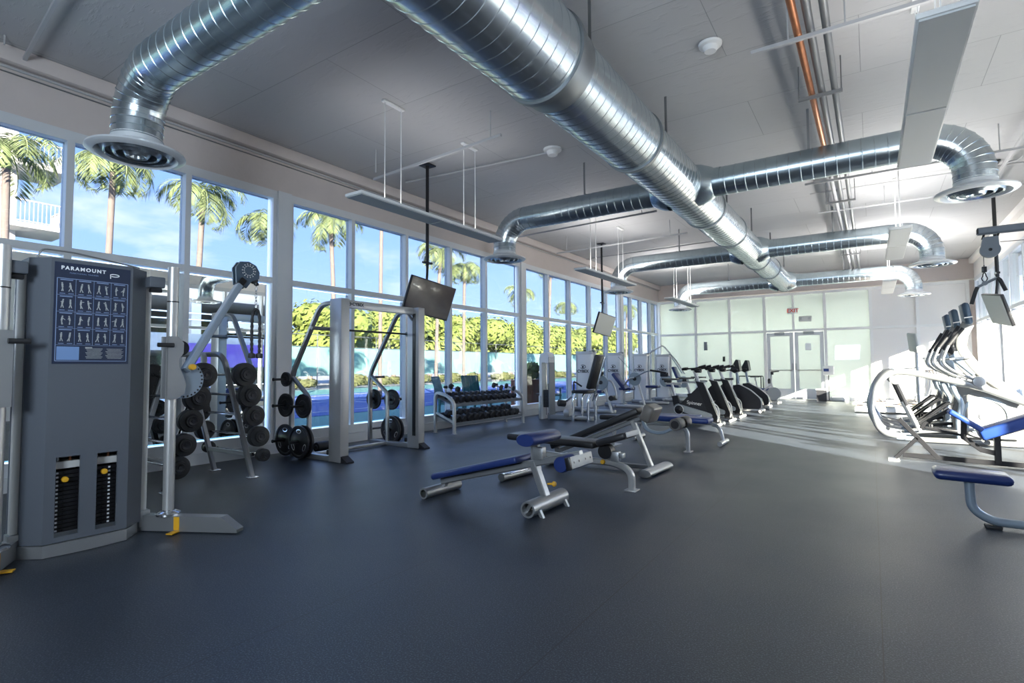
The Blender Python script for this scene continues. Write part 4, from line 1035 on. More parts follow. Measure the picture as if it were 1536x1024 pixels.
def upright_bike(y, label):
    t = thing('upright_bike', (-2.9, y, 0), label, 'exercise bike', 'upright bikes with consoles')
    MB(sharp=40).prism([(-.28, .72), (-.10, .74), (.15, .58), (.42, .36), (.46, .20), (.36, .10), (-.30, .10), (-.42, .16), (-.30, .45)], 'y', -.09, .09).build('body_shell', M_iron, t)
    MB(sharp=50).tube(fillet([(-.14, -.10, .76), (.18, -.10, .60), (.44, -.10, .34), (.42, -.10, .08)], .12, 6), .014, 8).build('edge_trim', M_cream, t)
    MB().bar([(-.14, 0, .70), (-.20, 0, 1.10)], .06, .08, .01, up=(0, 1, 0)).build('mast', M_bluegrey, t)
    MB(sharp=50).prism([(-.34, 1.12), (-.22, 1.05), (-.08, 1.12), (-.12, 1.40), (-.18, 1.42)], 'y', -.16, .16).build('console', M_iron, t)
    MB().box((-.255, 0, 1.27), (.01, .2, .16), rot=(0, R(31), 0)).build('console_screen', M_screen, t)
    MB(sharp=60).tube(fillet([(-.14, -.10, 1.12), (-.14, -.26, 1.16), (-.42, -.26, 1.12)], .06, 5), .018, 10).tube(fillet([(-.14, .10, 1.12), (-.14, .26, 1.16), (-.42, .26, 1.12)], .06, 5), .018, 10).tube([(-.14, -.1, 1.12), (-.14, .1, 1.12)], .018, 10).build('handlebars', M_rubber, t)
    MB().bar([(-.62, 0, .30), (-.72, 0, .80)], .06, .07, .01, up=(0, 1, 0)).build('seat_post', M_black, t)
    MB().bar([(-.70, 0, .10), (-.56, 0, .40), (-.30, 0, .30)], .07, .07, .01, up=(0, 1, 0)).build('seat_frame', M_black, t)
    MB(sharp=60).prism([(-.90, -.12), (-.80, -.14), (-.62, -.05), (-.55, 0), (-.62, .05), (-.80, .14), (-.90, .12)], 'z', .82, .88).build('saddle', M_vinyl, t)
    MB(sharp=50).tube([(.42, -.26, .05), (.42, .26, .05)], .045, 16).build('front_foot', M_silver2, t)
    MB(sharp=50).tube([(-.70, -.24, .05), (-.70, .24, .05)], .04, 16).build('rear_foot', M_silver2, t)
    MB(sharp=40).box((-.1, 0, .06), (1.1, .10, .07), bev=.02).build('base_rail', M_silver2, t)
    return t
u1 = upright_bike(15.7, 'black upright bike with tall console, nearer of the two')
dup(u1, (-2.95, 17.3, 0), label='black upright bike with tall console, farther of the two')
t = thing('spinning_bike', (-2.75, 19.4, 0), 'slim silver bike standing alone in front of the glass double doors', 'exercise bike')
MB(sharp=50).tube([(.22, -.25, .04), (.22, .25, .04)], .035, 14).build('front_foot', M_silver2, t)
MB(sharp=50).tube([(-.62, -.25, .04), (-.62, .25, .04)], .035, 14).build('rear_foot', M_silver2, t)
MB().bar([(-.62, 0, .06), (.22, 0, .06)], .05, .04, .006, up=(0, 1, 0)).build('base_rail', M_silver2, t)
MB(sharp=40).lathe([(0, -.03), (.20, -.03), (.22, 0), (.20, .03), (0, .03)], (.05, 0, .32), (0, 1, 0), 28).build('flywheel', M_greyp, t)
MB().bar([(.05, 0, .32), (-.02, 0, .75), (.0, 0, 1.0)], .05, .05, .008, up=(0, 1, 0)).build('front_post', M_silver2, t)
MB().bar([(-.02, 0, .62), (-.42, 0, .28), (-.5, 0, .08)], .05, .05, .008, up=(0, 1, 0)).build('frame_tube', M_silver2, t)
MB().bar([(-.40, 0, .30), (-.50, 0, .85)], .04, .04, .006, up=(0, 1, 0)).build('seat_post', M_silver2, t)
MB(sharp=60).prism([(-.64, -.08), (-.5, -.06), (-.36, 0), (-.5, .06), (-.64, .08)], 'z', .86, .91).build('saddle', M_vinyl, t)
MB(sharp=60).tube([(.02, -.22, 1.04), (.02, .22, 1.04)], .02, 10).tube([(.02, -.2, 1.04), (.2, -.2, 1.06)], .02, 10).tube([(.02, .2, 1.04), (.2, .2, 1.06)], .02, 10).box((.02, 0, 1.0), (.08, .1, .1), bev=.02).build('handlebars', M_rubber, t)
MB().lathe([(0, 0), (.04, 0), (.045, .12), (.03, .16), (0, .17)], (-.07, -.03, .66), (0, 0, 1), 14).build('resistance_knob', M_black, t)

# ================================================================== ellipticals
def elliptical():
    t = thing('elliptical_trainer', (1.0, 11.2, 0), 'silver and white elliptical trainer nearest the camera, curved rear loop frame', 'elliptical', 'elliptical trainers in a row')
    def W(x, z, y=0): return (x-1.0, y, z)
    for s_ in (-1, 1):
        y = .30*s_
        pth = fillet([W(.42, .07, y), W(.10, .12, y), W(-.06, .50, y), W(.06, .92, y), W(.22, 1.13, y), W(.48, 1.13, y), W(1.32, .92, y*.9), W(1.90, .66, y*.7)], .14, 6)
        MB(sharp=50).sweep(pth, [(.045*math.cos(a), .052*math.sin(a)) for a in [2*PI*i/18 for i in range(18)]]).build('loop_frame', M_silver, t)
        MB(sharp=50).bar([W(.30, 1.165, y), W(.50, 1.16, y), W(.60, 1.13, y)], .09, .03, .01, up=(0, 0, 1)).build('frame_cover', M_bluegrey, t)
        MB().bar([W(.30, 1.02, y*.75), W(.46, .58, y*.75)], .05, .10, .012, up=(0, 1, 0)).build('link_arm', M_iron, t)
        MB().bar([W(.45, .60, y*.75), W(.62, .16, y*.75)], .05, .09, .012, up=(0, 1, 0)).build('link_arm_end', M_cream, t)
        MB().lathe([(0, 0), (.07, 0), (.075, .012), (.05, .02), (0, .022)], W(.31, 1.0, y*.75-.05), (0, -1, 0), 20).build('pivot_cap', M_silver, t)
        MB(sharp=40).box(W(.92, .24+.03*s_, y*.6), (.36, .16, .05), rot=(0, R(-6*s_), 0), bev=.02).box(W(.76, .28+.03*s_, y*.6), (.04, .16, .08), bev=.015).build('foot_pedal', M_black, t)
        MB().bar([W(.50, .14, y*.6), W(1.35, .24, y*.6)], .045, .05, .01, up=(0, 1, 0)).build('pedal_rail', M_silver, t)
        MB().bar([W(.62, .30, y*.6), W(.98, .62, y*.6), W(1.05, .62, y*.6)], .04, .07, .01, up=(0, 1, 0)).build('rocker_arm', M_black, t)
        MB(sharp=50).tube(fillet([W(1.20, 1.80, y*.8), W(1.02, 1.56, y*.85), W(.92, 1.28, y), W(1.05, 1.15, y), W(1.36, .98, y)], .10, 6), .020, 12).build('handle_tube', M_silver, t)
        MB(sharp=50).tube([W(1.21, 1.815, y*.8), W(1.10, 1.67, y*.83), W(1.02, 1.55, y*.85)], .026, 12).build('hand_grip', M_rubber, t)
        MB(sharp=40).lathe([(0, -.05), (.075, -.04), (.085, 0), (.075, .04), (0, .05)], W(1.36, .98, y), (0, 1, 0), 22).build('handle_hub', M_silver, t)
        MB(sharp=50).bar(fillet([W(1.04, .96, y*.7), W(1.07, .82, y*.7), W(1.16, .64, y*.7), W(1.10, .35, y*.7), W(1.10, .08, y*.7)], .08, 5), .07, .09, .02, up=(0, 1, 0)).build('front_leg', M_bluegrey, t)
        MB(sharp=40).box(W(1.35, .045, y), (1.5, .09, .08), bev=.03).build('base_skid', M_ell, t)
        MB(sharp=50).bar(fillet([W(.30, .06, y), W(.55, .05, y), W(.80, .05, y)], .1, 4), .07, .07, .02, up=(0, 1, 0)).build('rear_skid', M_bluegrey, t)
    c = [(1.44-1.0+.40*math.cos(a), .46+.36*math.sin(a)) for a in [2*PI*i/32 for i in range(32)]]
    c = [(x, min(z, .80)) for x, z in c]
    MB(sharp=40).prism([(x*1.0, z) for x, z in c], 'y', -.15, .15).build('wheel_housing', M_ell, t)
    MB(sharp=40).prism([(.08, .10), (1.0, .10), (.98, .60), (.55, .84), (.10, .90), (.04, .55)], 'y', -.12, .12).build('lower_shroud', M_ell, t)
    MB(sharp=40).lathe([(.25, 0), (.30, .0), (.30, .012), (.25, .012)], W(1.44, .44, -.15), (0, -1, 0), 36).build('wheel_ring', M_disc, t)
    MB(sharp=40).lathe([(0, .012), (.075, .010), (.08, .0)], W(1.44, .44, -.15), (0, -1, 0), 24).build('wheel_cap', M_cream, t)
    MB(sharp=50).bar(fillet([W(1.92, .60), W(1.66, .90), W(1.40, 1.12), W(1.18, 1.50), W(1.22, 1.74), W(1.30, 1.90)], .16, 6), .16, .10, .03, up=(0, 1, 0)).build('console_mast', M_ell, t)
    MB(sharp=50).bar([W(1.10, 1.42), W(1.38, 1.12)], .17, .08, .02, up=(0, 1, 0)).build('bottle_tray', M_bluegrey, t)
    MB(sharp=50).bar([W(1.22, 1.84), W(1.02, 1.52), W(1.12, 1.46)], .14, .06, .02, up=(0, 1, 0)).build('mast_cover', M_iron, t)
    MB(sharp=50).box(W(1.28, 2.05), (.10, .34, .36), rot=(0, R(-8), 0), bev=.045).build('console', M_head, t)
    MB(sharp=50).box(W(1.29, 1.99), (.104, .344, .016), rot=(0, R(-8), 0)).build('console_stripe', M_cream, t)
    MB(sharp=50).box(W(1.232, 2.06), (.02, .28, .29), rot=(0, R(-8), 0), bev=.01).build('console_screen', M_greyp, t)
    MB(sharp=50).tube([W(1.02, 1.33, -.25), W(1.30, 1.36, -.08)], .016, 10).tube([W(1.02, 1.33, .25), W(1.30, 1.36, .08)], .016, 10).tube([W(1.30, 1.36, -.08), W(1.30, 1.36, .08)], .016, 10).build('fixed_bar', M_silver, t)
    return t
e1 = elliptical()
dup(e1, (.98, 12.4, 0), label='middle elliptical trainer of the row of three')
dup(e1, (.99, 13.6, 0), label='third elliptical trainer, farthest of the row, before the treadmills')

# ================================================================== treadmills
def treadmill(y, label):
    t = thing('treadmill', (.5, y, 0), label, 'treadmill', 'treadmills with orange belts')
    MB().box((0, 0, .10), (1.8, .74, .12), bev=.03).build('deck', M_mach, t)
    MB().box((-.02, 0, .165), (1.70, .50, .015), bev=.004).build('belt', M_orange, t)
    for s_ in (-1, 1):
        MB().box((0, s_*.31, .175), (1.75, .10, .03), bev=.01).build('side_rail', M_cream, t)
        MB(sharp=50).bar(fillet([(.70, s_*.36, .15), (.86, s_*.36, .70), (.80, s_*.36, 1.15), (-.05, s_*.36, 1.10)], .14, 6), .05, .07, .015, up=(0, 1, 0)).build('upright_rail', M_silver2, t)
    MB(sharp=40).box((-.89, 0, .10), (.06, .74, .13), bev=.02).build('rear_roller_cover', M_greyp, t)
    MB(sharp=40).box((.72, 0, .24), (.42, .68, .20), bev=.06).build('motor_cover', M_mach, t)
    MB(sharp=50).box((.86, 0, 1.30), (.12, .72, .34), rot=(0, R(-20), 0), bev=.04).build('console', M_mach, t)
    MB(sharp=50).box((.795, 0, 1.32), (.01, .40, .20), rot=(0, R(-20), 0)).build('console_screen', M_greyp, t)
    return t
ys = [17.0, 18.05, 19.1, 20.15]
t1 = treadmill(ys[0], 'nearest treadmill with an orange belt behind the ellipticals')
for y, l in zip(ys[1:], ('second treadmill with an orange belt from the ellipticals', 'third treadmill with an orange belt from the ellipticals', 'last treadmill with an orange belt, closest to the far panels')):
    dup(t1, (.5, y, 0), label=l)

# ================================================================== black framed leg bench, right
t = thing('hyperextension_bench', (.9, 8.75, 0), 'black X framed exercise bench with royal blue pads in front of the ellipticals', 'bench')
Y = 8.75
def bb_(n, pts, w=.055, h=.06, m=M_black, y=Y, f=0):
    return MB().bar(fillet([(x, y, z) for x, z in pts], f, 4) if f else [(x, y, z) for x, z in pts], w, h, .005, up=(0, 1, 0)).build(n, m, t, True)
bb_('cross_brace', [(.27, .54), (.66, .06)]); bb_('rear_leg', [(.455, .30), (.22, .03)], w=.045)
MB().box((.20, Y, .008), (.12, .24, .014)).build('foot_plate', M_cream, t, True)
bb_('base_rail', [(.30, .075), (1.95, .03)], .06, .055)
bb_('upright', [(1.235, .05), (1.235, .52)], .06, .08)
bb_('front_upright', [(1.9, .03), (1.9, .85)], .06, .06)
bb_('pad_arm', [(.80, .68), (.54, .50), (.50, .42)], .045, .05)
bb_('lower_arm', [(.54, .44), (.92, .36)], .03, .035)
bb_('pad_post', [(.93, .55), (.92, .34), (1.08, .20), (1.22, .165)], .06, .06)
bb_('pad_beam', [(1.10, .33), (1.95, .70)], .05, .06)
MB().tube([(1.13, Y-.1, .30), (1.13, Y+.1, .30)], .03, 14).build('pivot', M_chrome, t, True)
c, d, Rm = seg_pad((.79, .70), (1.10, .48), .50, .065, Y)
pad(MB(), c, d, Rm, .025).build('leg_pad', M_blue2, t, True)
c, d, Rm = seg_pad((1.04, .44), (1.95, .84), .30, .13, Y)
pad(MB(), c, d, Rm, .03).build('seat_pad', M_blue2, t, True)
MB(sharp=50).lathe([(0, 0), (.06, 0), (.06, .3), (0, .3)], (1.62, Y-.15, .28), (0, 1, 0), 20).build('ankle_roller', M_mach, t, True)

# ================================================================== lat pulldown machine at the right edge
t = thing('pulldown_machine', (1.2, 5.6, 0), 'pulldown machine at the right edge, blue seat on curved tube under an overhead boom', 'cable machine')
Y = 5.5
pad(MB(sharp=40), (.61, Y, .385), (.47, .30, .075), (0, R(1.5), 0), .036).build('seat_pad', M_blue, t, True)
MB(sharp=50).tube(fillet([(.60, Y, .35), (.605, Y, .13), (.72, Y, .05), (1.0, Y, .045), (1.95, Y, .045)], .13, 8), .032, 18).build('seat_tube', M_bluegrey, t, True)
MB().box((.73, Y, .012), (.10, .09, .022), bev=.006).build('foot_pad', M_rubber, t, True)
MB().box((1.95, Y, 1.17), (.10, .12, 2.3), bev=.01).build('mast', M_silver, t, True)
MB().box((2.2, Y, .05), (.6, .5, .09), bev=.01).build('base', M_silver, t, True)
MB().box((2.25, Y, .9), (.30, .30, 1.6), bev=.02).build('stack_shroud', M_shroud, t, True)
MB(sharp=40).bar([(.72, Y, 2.285), (2.0, Y, 2.285)], .06, .045, .014, up=(0, 1, 0)).build('boom', M_greyp, t, True)
MB().box((.72, Y, 2.285), (.008, .05, .04)).build('boom_cap', M_black, t, True)
pl_ = [(.79+.062*math.cos(a), 2.135+.062*math.sin(a)) for a in [R(150)+R(240)*i/20 for i in range(21)]]+[(.84, 2.235), (.75, 2.235)]
MB(sharp=40).prism(pl_, 'y', Y-.02, Y+.02).build('pulley_guard', M_greyp, t, True)
MB().lathe([(0, .006), (.010, .004), (.012, 0)], (.79, Y-.02, 2.135), (0, -1, 0), 12).build('pulley_bolt', M_black, t, True)
for x in (.755, .84): MB().box((x, Y, 2.248), (.014, .02, .06), rot=(0, .3, 0)).build('guard_bracket', M_black, t, True)
MB().tube([(.75, Y, 2.12), (.75, Y, 2.02)], .003, 6).build('cable', M_pipe, t, True)
MB().tube([(.85, Y, 2.19), (1.9, Y, 2.16)], .003, 6).build('cable_run', M_pipe, t, True)
t = thing('pulldown_bar', (.75, 5.5, 1.86), 'bent pulldown bar with black rubber grips hanging from the pulley at upper right', 'handle')
MB().box((0, 0, .125), (.03, .03, .045), bev=.004).tube([(0, 0, .10), (0, 0, .16)], .004, 8).build('cable_stop', M_black, t)
lp = [(.018*math.sin(a)*(1 if math.cos(a) < 0 else .6), 0, .065+.035*math.cos(a)) for a in [2*PI*i/14 for i in range(14)]]
MB(sharp=60).tube(lp, .004, 6, closed=True, up=(0, 1, 0)).build('carabiner', M_black, t)
MB(sharp=50).tube(fillet([(-.062, 0, -.055), (-.045, 0, -.01), (.0, 0, .015), (.075, 0, .055), (.11, 0, .0)], .02, 4), .010, 12).lathe([(0, -.012), (.018, -.012), (.018, .012), (0, .012)], (.0, 0, .018), (0, 1, 0), 16).build('bar', M_greyp, t)
MB(sharp=50).tube([(-.045, 0, -.01), (-.058, 0, -.045), (-.085, 0, -.14)], .0135, 14).build('hand_grip', M_rubber, t)
MB(sharp=50).tube([(.072, 0, .055), (.09, 0, .035), (.12, 0, -.05)], .0135, 14).build('hand_grip', M_rubber, t)

# ================================================================== small things by the far wall
t = thing('wipe_stand', (-1.28, 21.9, 0), 'white and blue sanitising wipe dispenser on a thin pole beside the double doors', 'dispenser')
MB().lathe([(0, 0), (.15, 0), (.15, .02), (.015, .03), (.015, .9), (0, .9)], (0, 0, 0), n=18).build('pole', M_black, t)
MB().box((0, 0, 1.06), (.34, .24, .32), bev=.03).build('dispenser_box', M_white, t)
MB().box((-.06, -.125, 1.08), (.16, .006, .10)).build('blue_label', M_blue2, t)
t = thing('waste_bin', (-1.48, 21.5, 0), 'small black waste bin with pale liner on the floor by the glass doors', 'bin')
MB(sharp=40).prism([(-.15, -.13), (.15, -.13), (.15, .13), (-.15, .13)], 'z', 0.0, .40).build('bin_body', M_iron, t)
MB(sharp=40).box((0, 0, .41), (.34, .30, .04), bev=.01).build('liner', M_cream, t)
tag(MB().box((-.95, 21.9, .07), (.5, .3, .14), bev=.03).build('folded_towels', M_white), 'low white bundle on the floor right of the waste bin', 'towels')
t = thing('stretching_frame', (-3.8, 21.6, 0), 'low black tube frame standing before the glass partition', 'frame')
for y in (-.25, .25):
    MB(sharp=50).tube(fillet([(-.42, y, 0), (-.42, y, .86), (.42, y, .86), (.42, y, 0)], .05, 4), .018, 10).build('side_frame', M_black, t)
for x in (-.42, .42): MB().tube([(x, -.25, .84), (x, .25, .84)], .016, 10).build('cross_tube', M_black, t)
for k, (x, c_) in enumerate(((-.25, M_red), (.02, M_iron), (.22, M_iron))):
    pass
t = thing('flat_bench', (-3.5, 20.6, 0), 'small blue topped bench at the far end behind the upright bikes', 'bench')
pad(MB(), (0, 0, .42), (1.1, .28, .08), None, .03).build('seat_pad', M_blue, t)
for x in (-.4, .4): MB().bar([(x, -.2, .03), (x, -.0, .03), (x, .2, .03)], .05, .05, .008).bar([(x, 0, .04), (x, 0, .36)], .05, .05, .008).build('leg', M_silver2, t)
MB().box((0, 0, .36), (.95, .06, .05)).build('frame_beam', M_silver2, t)
tag(MB(sharp=50).lathe([(0, 0), (.1, 0), (.17, .06), (.19, .17), (.17, .28), (.1, .34), (0, .34)], (-2.95, 21.2, 0), n=22).build('medicine_ball', M_rubber), 'black medicine ball on the floor near the glass partition', 'ball')

# ================================================================== outside, window side
def ground(name, pts, z, m):
    b = MB(); b.prism(pts, 'z', z-.02, z); return struct(b.build(name, m, smooth=False))
ground('ground', [(-120, -60), (XL-.2, -60), (XL-.2, 130), (-120, 130)], -.06, M_pave)
ground('ground_beyond', [(XR+.2, -60), (120, -60), (120, 130), (XR+.2, 130)], -.06, M_pave)
ground('ground_back', [(XL-.2, YF+5), (XR+.2, YF+5), (XR+.2, 130), (XL-.2, 130)], -.06, M_pave)
def skew(x, y): return (x-.02*(y-10), y)
tag(MB().prism([skew(-10.2, -20), skew(-28, -20), skew(-28, 78), skew(-10.2, 78)], 'z', -.06, -.045).build('court_surround', M_courtg, smooth=False), 'green painted surround of the tennis court outside the windows', 'court')
cb = tag(MB().prism([skew(-12.6, -10), skew(-22.5, -10), skew(-22.5, 60), skew(-12.6, 60)], 'z', -.044, -.035).build('tennis_court', M_courtb, smooth=False), 'blue tennis court surface outside the windows', 'court')
ln = MB()
for x in (-13.6, -21.5, -17.5): ln.box((x-.02*10, 20, -.03), (.06, 60, .006), rot=(0, 0, .02))
for y in (2, 14, 26, 38, 50): ln.box((-17.7, y, -.03), (8, .06, .006))
ln.build('court_lines', M_print, cb, True)
# windscreen fence
t = thing('windscreen_fence', (-30, 30, -.05), 'long green windscreen fence behind the tennis court', 'fence')
MB().box((-30, 30, 1.72), (.04, 130, 1.9)).build('windscreen', M_teal, t, True)
for i in range(26):
    MB().tube([(-29.95, -33+i*5, 0), (-29.95, -33+i*5, 3.5)], .035, 6).build('post', M_pipe, t, True)
for z in (3.45, 2.68): MB().tube([(-29.95, -34, z), (-29.95, 94, z)], .025, 6).build('rail', M_pipe, t, True)

def leafmass(name, centre, rad, n, leaf, m, seed, parent=None, lump=7):
    rd = random.Random(seed); b = MB(); bm = b.bm
    blobs = [(V((rd.uniform(-.6, .6)*rad[0], rd.uniform(-.6, .6)*rad[1], rd.uniform(-.35, .5)*rad[2])), rd.uniform(.35, .6)) for _ in range(lump)]
    for i in range(n):
        c, k = blobs[i % lump]
        u = V((rd.gauss(0, 1), rd.gauss(0, 1), rd.gauss(0, 1))).normalized()*rd.uniform(.75, 1.05)
        p = c+V((u.x*rad[0]*k, u.y*rad[1]*k, u.z*rad[2]*k))
        nrm = (u+V((rd.uniform(-.6, .6), rd.uniform(-.6, .6), rd.uniform(-.3, .9)))).normalized()
        a = nrm.orthogonal().normalized()*leaf*rd.uniform(.6, 1.3); d = nrm.cross(a)*.6
        q = V(centre)+p
        bm.faces.new([bm.verts.new(q-a), bm.verts.new(q+d), bm.verts.new(q+a), bm.verts.new(q-d)])
    for c, k in blobs:
        g = bmesh.ops.create_icosphere(bm, subdivisions=2, radius=1)
        for v in g['verts']: v.co = V(centre)+c+V((v.co.x*rad[0], v.co.y*rad[1], v.co.z*rad[2]))*k*.84
    return b
# trees behind the fence (individual bushy trees)
def tree(x, y, h, r, label, seed, m=M_leaf):
    t = thing('leafy_tree', (x, y, -.05), label, 'tree', 'bushy trees beyond the green fence')
    leafmass('crown', (0, 0, h*.60), (r, r, h*.45), 2600, .17, m, seed).build('crown', m, t, nonorm=True, smooth=False)
    MB().tube([(0, 0, 0), (.1, 0, h*.5)], .16, 7).build('trunk', M_trunk, t)
    return t
trees = []
kinds = [tree(-35, 13, 5.2, 3.4, 'bright bushy tree beyond the green fence', 11), tree(-35.5, 17, 5.6, 3.6, 'bright bushy tree beyond the green fence', 12)]
yy = 21.5
rd = random.Random(21)
while yy < 96:
    k = kinds[rd.randint(0, 1)]
    sc = (5.0+yy*.045)/5.4*rd.uniform(.9, 1.12)
    o = dup(k, (-35.5-yy*.02+rd.uniform(-.7, .7), yy, -.05), (0, 0, rd.uniform(0, 6)), 'bright bushy tree beyond the green fence')
    o.scale = (sc, sc, sc)
    yy += 3.9+yy*.02
# shrubs below the windscreen
sb = thing('shrub', (-28.8, -2, -.05), 'low olive shrub at the foot of the green fence', 'shrub', 'low shrubs along the fence foot')
leafmass('foliage', (0, 0, .42), (.7, 1.5, .5), 420, .12, M_leafd, 31, lump=5).build('foliage', M_leafd, sb, nonorm=True, smooth=False)
for i in range(34):
    o = dup(sb, (-28.8+rd.uniform(-.2, .2), .5+i*2.5, -.05), (0, 0, rd.choice((0, PI))+rd.uniform(-.1, .1)), 'low olive shrub at the foot of the green fence')
    k = rd.uniform(.85, 1.2); o.scale = (k, k, k)

# palms
def palm(h, seed):
    t = thing('palm_tree', (0, 0, -.05), '', 'palm tree', 'palm trees outside the windows')
    rd = random.Random(seed)
    lean = rd.uniform(-.3, .3)
    pth = [(lean*(i/10)**2, 0, h*i/10) for i in range(11)]
    MB(sharp=60).tube(pth, .088, 10, scale=[1.25]+[1.0-.05*i/10 for i in range(10)]).build('trunk', M_trunk, t)
    top = V((lean, 0, h))
    MB(sharp=60).tube([top+V((0, 0, -.1)), top+V((0, 0, .5))], .13, 10, scale=[.85, .5]).build('crown_shaft', mat('green crown shaft', (.30, .36, .14), .6), t)
    b = MB(); bm = b.bm
    nf = 13
    for f in range(nf):
        az = 2*PI*f/nf+rd.uniform(-.2, .2); el = rd.uniform(-.15, 1.15); L_ = rd.uniform(1.45, 1.95)
        d = V((math.cos(az), math.sin(az), 0)); side = V((-d.y, d.x, 0))
        p = top+V((0, 0, .45)); ang = el; prev = p; pts = [p]
        for s_ in range(12):
            ang -= .13+.03*s_*.6; p = p+(d*math.cos(ang)+V((0, 0, math.sin(ang))))*L_/12; pts.append(p)
        b.tube(pts, .022, 3, caps=False, scale=[1-.06*i for i in range(len(pts))])
        for s_ in range(1, 12):
            for q in range(4):
                c = pts[s_].lerp(pts[min(s_+1, 12)], q/4)
                t_ = (pts[min(s_+1, 12)]-pts[s_-1]).normalized()
                ll = .50*math.sin(PI*min(1, (s_+q/4)/12*.86+.12))+.08
                for sg in (-1, 1):
                    e = c+side*sg*ll*.75+t_*ll*.35+V((0, 0, -ll*rd.uniform(.25, .75)))
                    w = t_*.020
                    m_ = (c+e)/2+V((0, 0, .03))
                    bm.faces.new([bm.verts.new(c-w*.6), bm.verts.new(m_-w), bm.verts.new(e), bm.verts.new(m_+w)])
    b.build('fronds', M_frond, t, nonorm=True, smooth=False)
    return t
pa = [palm(6.6, 1), palm(7.5, 2)]
spots = [(-18, 4.05, 6.55), (-18, 6.2, 7.0), (-18, 8.64, 6.6), (-17.6, 11.1, 6.3), (-18, 14.05, 6.9), (-18.5, 16.9, 9.0), (-18, 20.1, 6.7), (-18.5, 22.9, 6.5), (-21, 33, 6.4), (-21, 40, 6.3), (-20, 50, 6.6), (-16, 27.8, 7.3), (-17.5, 1.2, 6.8)]
plab = ['leftmost palm in front of the white apartment tower', 'tall palm behind the nearest round diffuser', 'palm seen through the third window pane from the left', 'palm with a drooping crown left of the thick window column', 'slim palm behind the squat rack top beam', 'very tall pale palm trunk whose crown is above the window head', 'palm directly behind the nearest television', 'palm just right of the nearest television', 'distant palm behind the second television', 'distant palm right of the second television pole', 'farthest palm beyond the court', 'palm behind the white weight machines', 'palm beside the apartment tower, mostly outside the frame']
for i, ((x, y, h), l) in enumerate(zip(spots, plab)):
    src = pa[i % 2]; hh_ = (6.6, 7.5)[i % 2]
    if i < 2: o = src; o.location = (x, y, -.05); o['label'] = l
    else: o = dup(src, (x, y, -.05), (0, 0, i*1.7), l)
    o.scale = (1, 1, h/hh_*1.0)
# apartment tower
t = thing('apartment_building', (-34, 4.5, -.05), 'white apartment tower with railed balconies at the far left window', 'building')
MB().box((-36, 3.9, 12), (8, 7.2, 24)).build('wall', M_stucco, t, True)
for k in range(6):
    z = 2.2+k*2.75
    MB().box((-32.2, 8.1, z), (2.6, 2.2, .22)).build('balcony_slab', M_stucco, t, True)
    r_ = MB()
    for i in range(17): r_.box((-33.4+i*.15, 9.15, z+.6), (.03, .03, .95))
    for i in range(14): r_.box((-30.95, 7.1+i*.15, z+.6), (.03, .03, .95))
    r_.box((-32.2, 9.15, z+1.1), (2.55, .06, .06)).box((-30.95, 8.1, z+1.1), (.06, 2.15, .06)).box((-32.2, 9.15, z+.18), (2.55, .04, .04)).box((-30.95, 8.1, z+.18), (.04, 2.15, .04))
    r_.build('balcony_railing', M_mesh, t, True)
    MB().box((-31.97, 3.0, z+1.2), (.1, 2.6, 1.8)).build('window', mat('teal tinted window', (.06, .22, .24), .1), t, True)
    MB().box((-33.5, 7.55, z+1.2), (2.0, .1, 2.1)).build('balcony_door', mat('teal tinted window', (.06, .22, .24), .1), t, True)
# things on the terrace
t = thing('cedar_planter', (-9, 14.4, -.06), 'reddish brown board planter on the terrace outside the windows', 'planter')
MB().box((0, 0, .46), (.5, 1.3, .92)).build('boards', M_redw, t)
for i in range(6): MB().box((.253, -.65+.13+i*.208, .46), (.006, .012, .92)).build('board_gap', M_iron, t)
leafmass('foliage', (0, 0, 1.15), (.35, .7, .4), 260, .09, M_leaf, 41, lump=4).build('foliage', M_leaf, t, nonorm=True, smooth=False)
def lounge(x, y, lab):
    t = thing('deck_chair', (x, y, -.06), lab, 'chair', 'teal deck chairs on the terrace')
    MB().box((0, 0, .36), (.55, .6, .04), rot=(0, .1, 0)).build('seat', M_pot, t)
    bk_ = MB()
    for i in range(5): bk_.box((-.36, -.24+i*.12, .72), (.03, .10, .75), rot=(0, -.3, 0))
    for i in range(5): MB().box((-.36, -.24+i*.12, .72), (.03, .10, .75), rot=(0, -.3, 0)).build('back_slat', M_pot, t)
    for y_ in (-.28, .28):
        MB().box((0, y_, .58), (.65, .09, .03)).build('armrest', M_pot, t); MB().box((.22, y_, .28), (.05, .05, .56)).build('leg', M_pot, t); MB().box((-.25, y_, .28), (.05, .05, .56)).build('leg', M_pot, t)
    return t
l1 = lounge(-9.3, 16.3, 'teal deck chair behind the open weight stack tower')
dup(l1, (-9.2, 10.9, -.06), (0, 0, .4), 'teal deck chair behind the lower dumbbell shelf')
dup(l1, (-9.4, 12.3, -.06), (0, 0, -.3), 'teal deck chair behind the far half of the dumbbell rack')

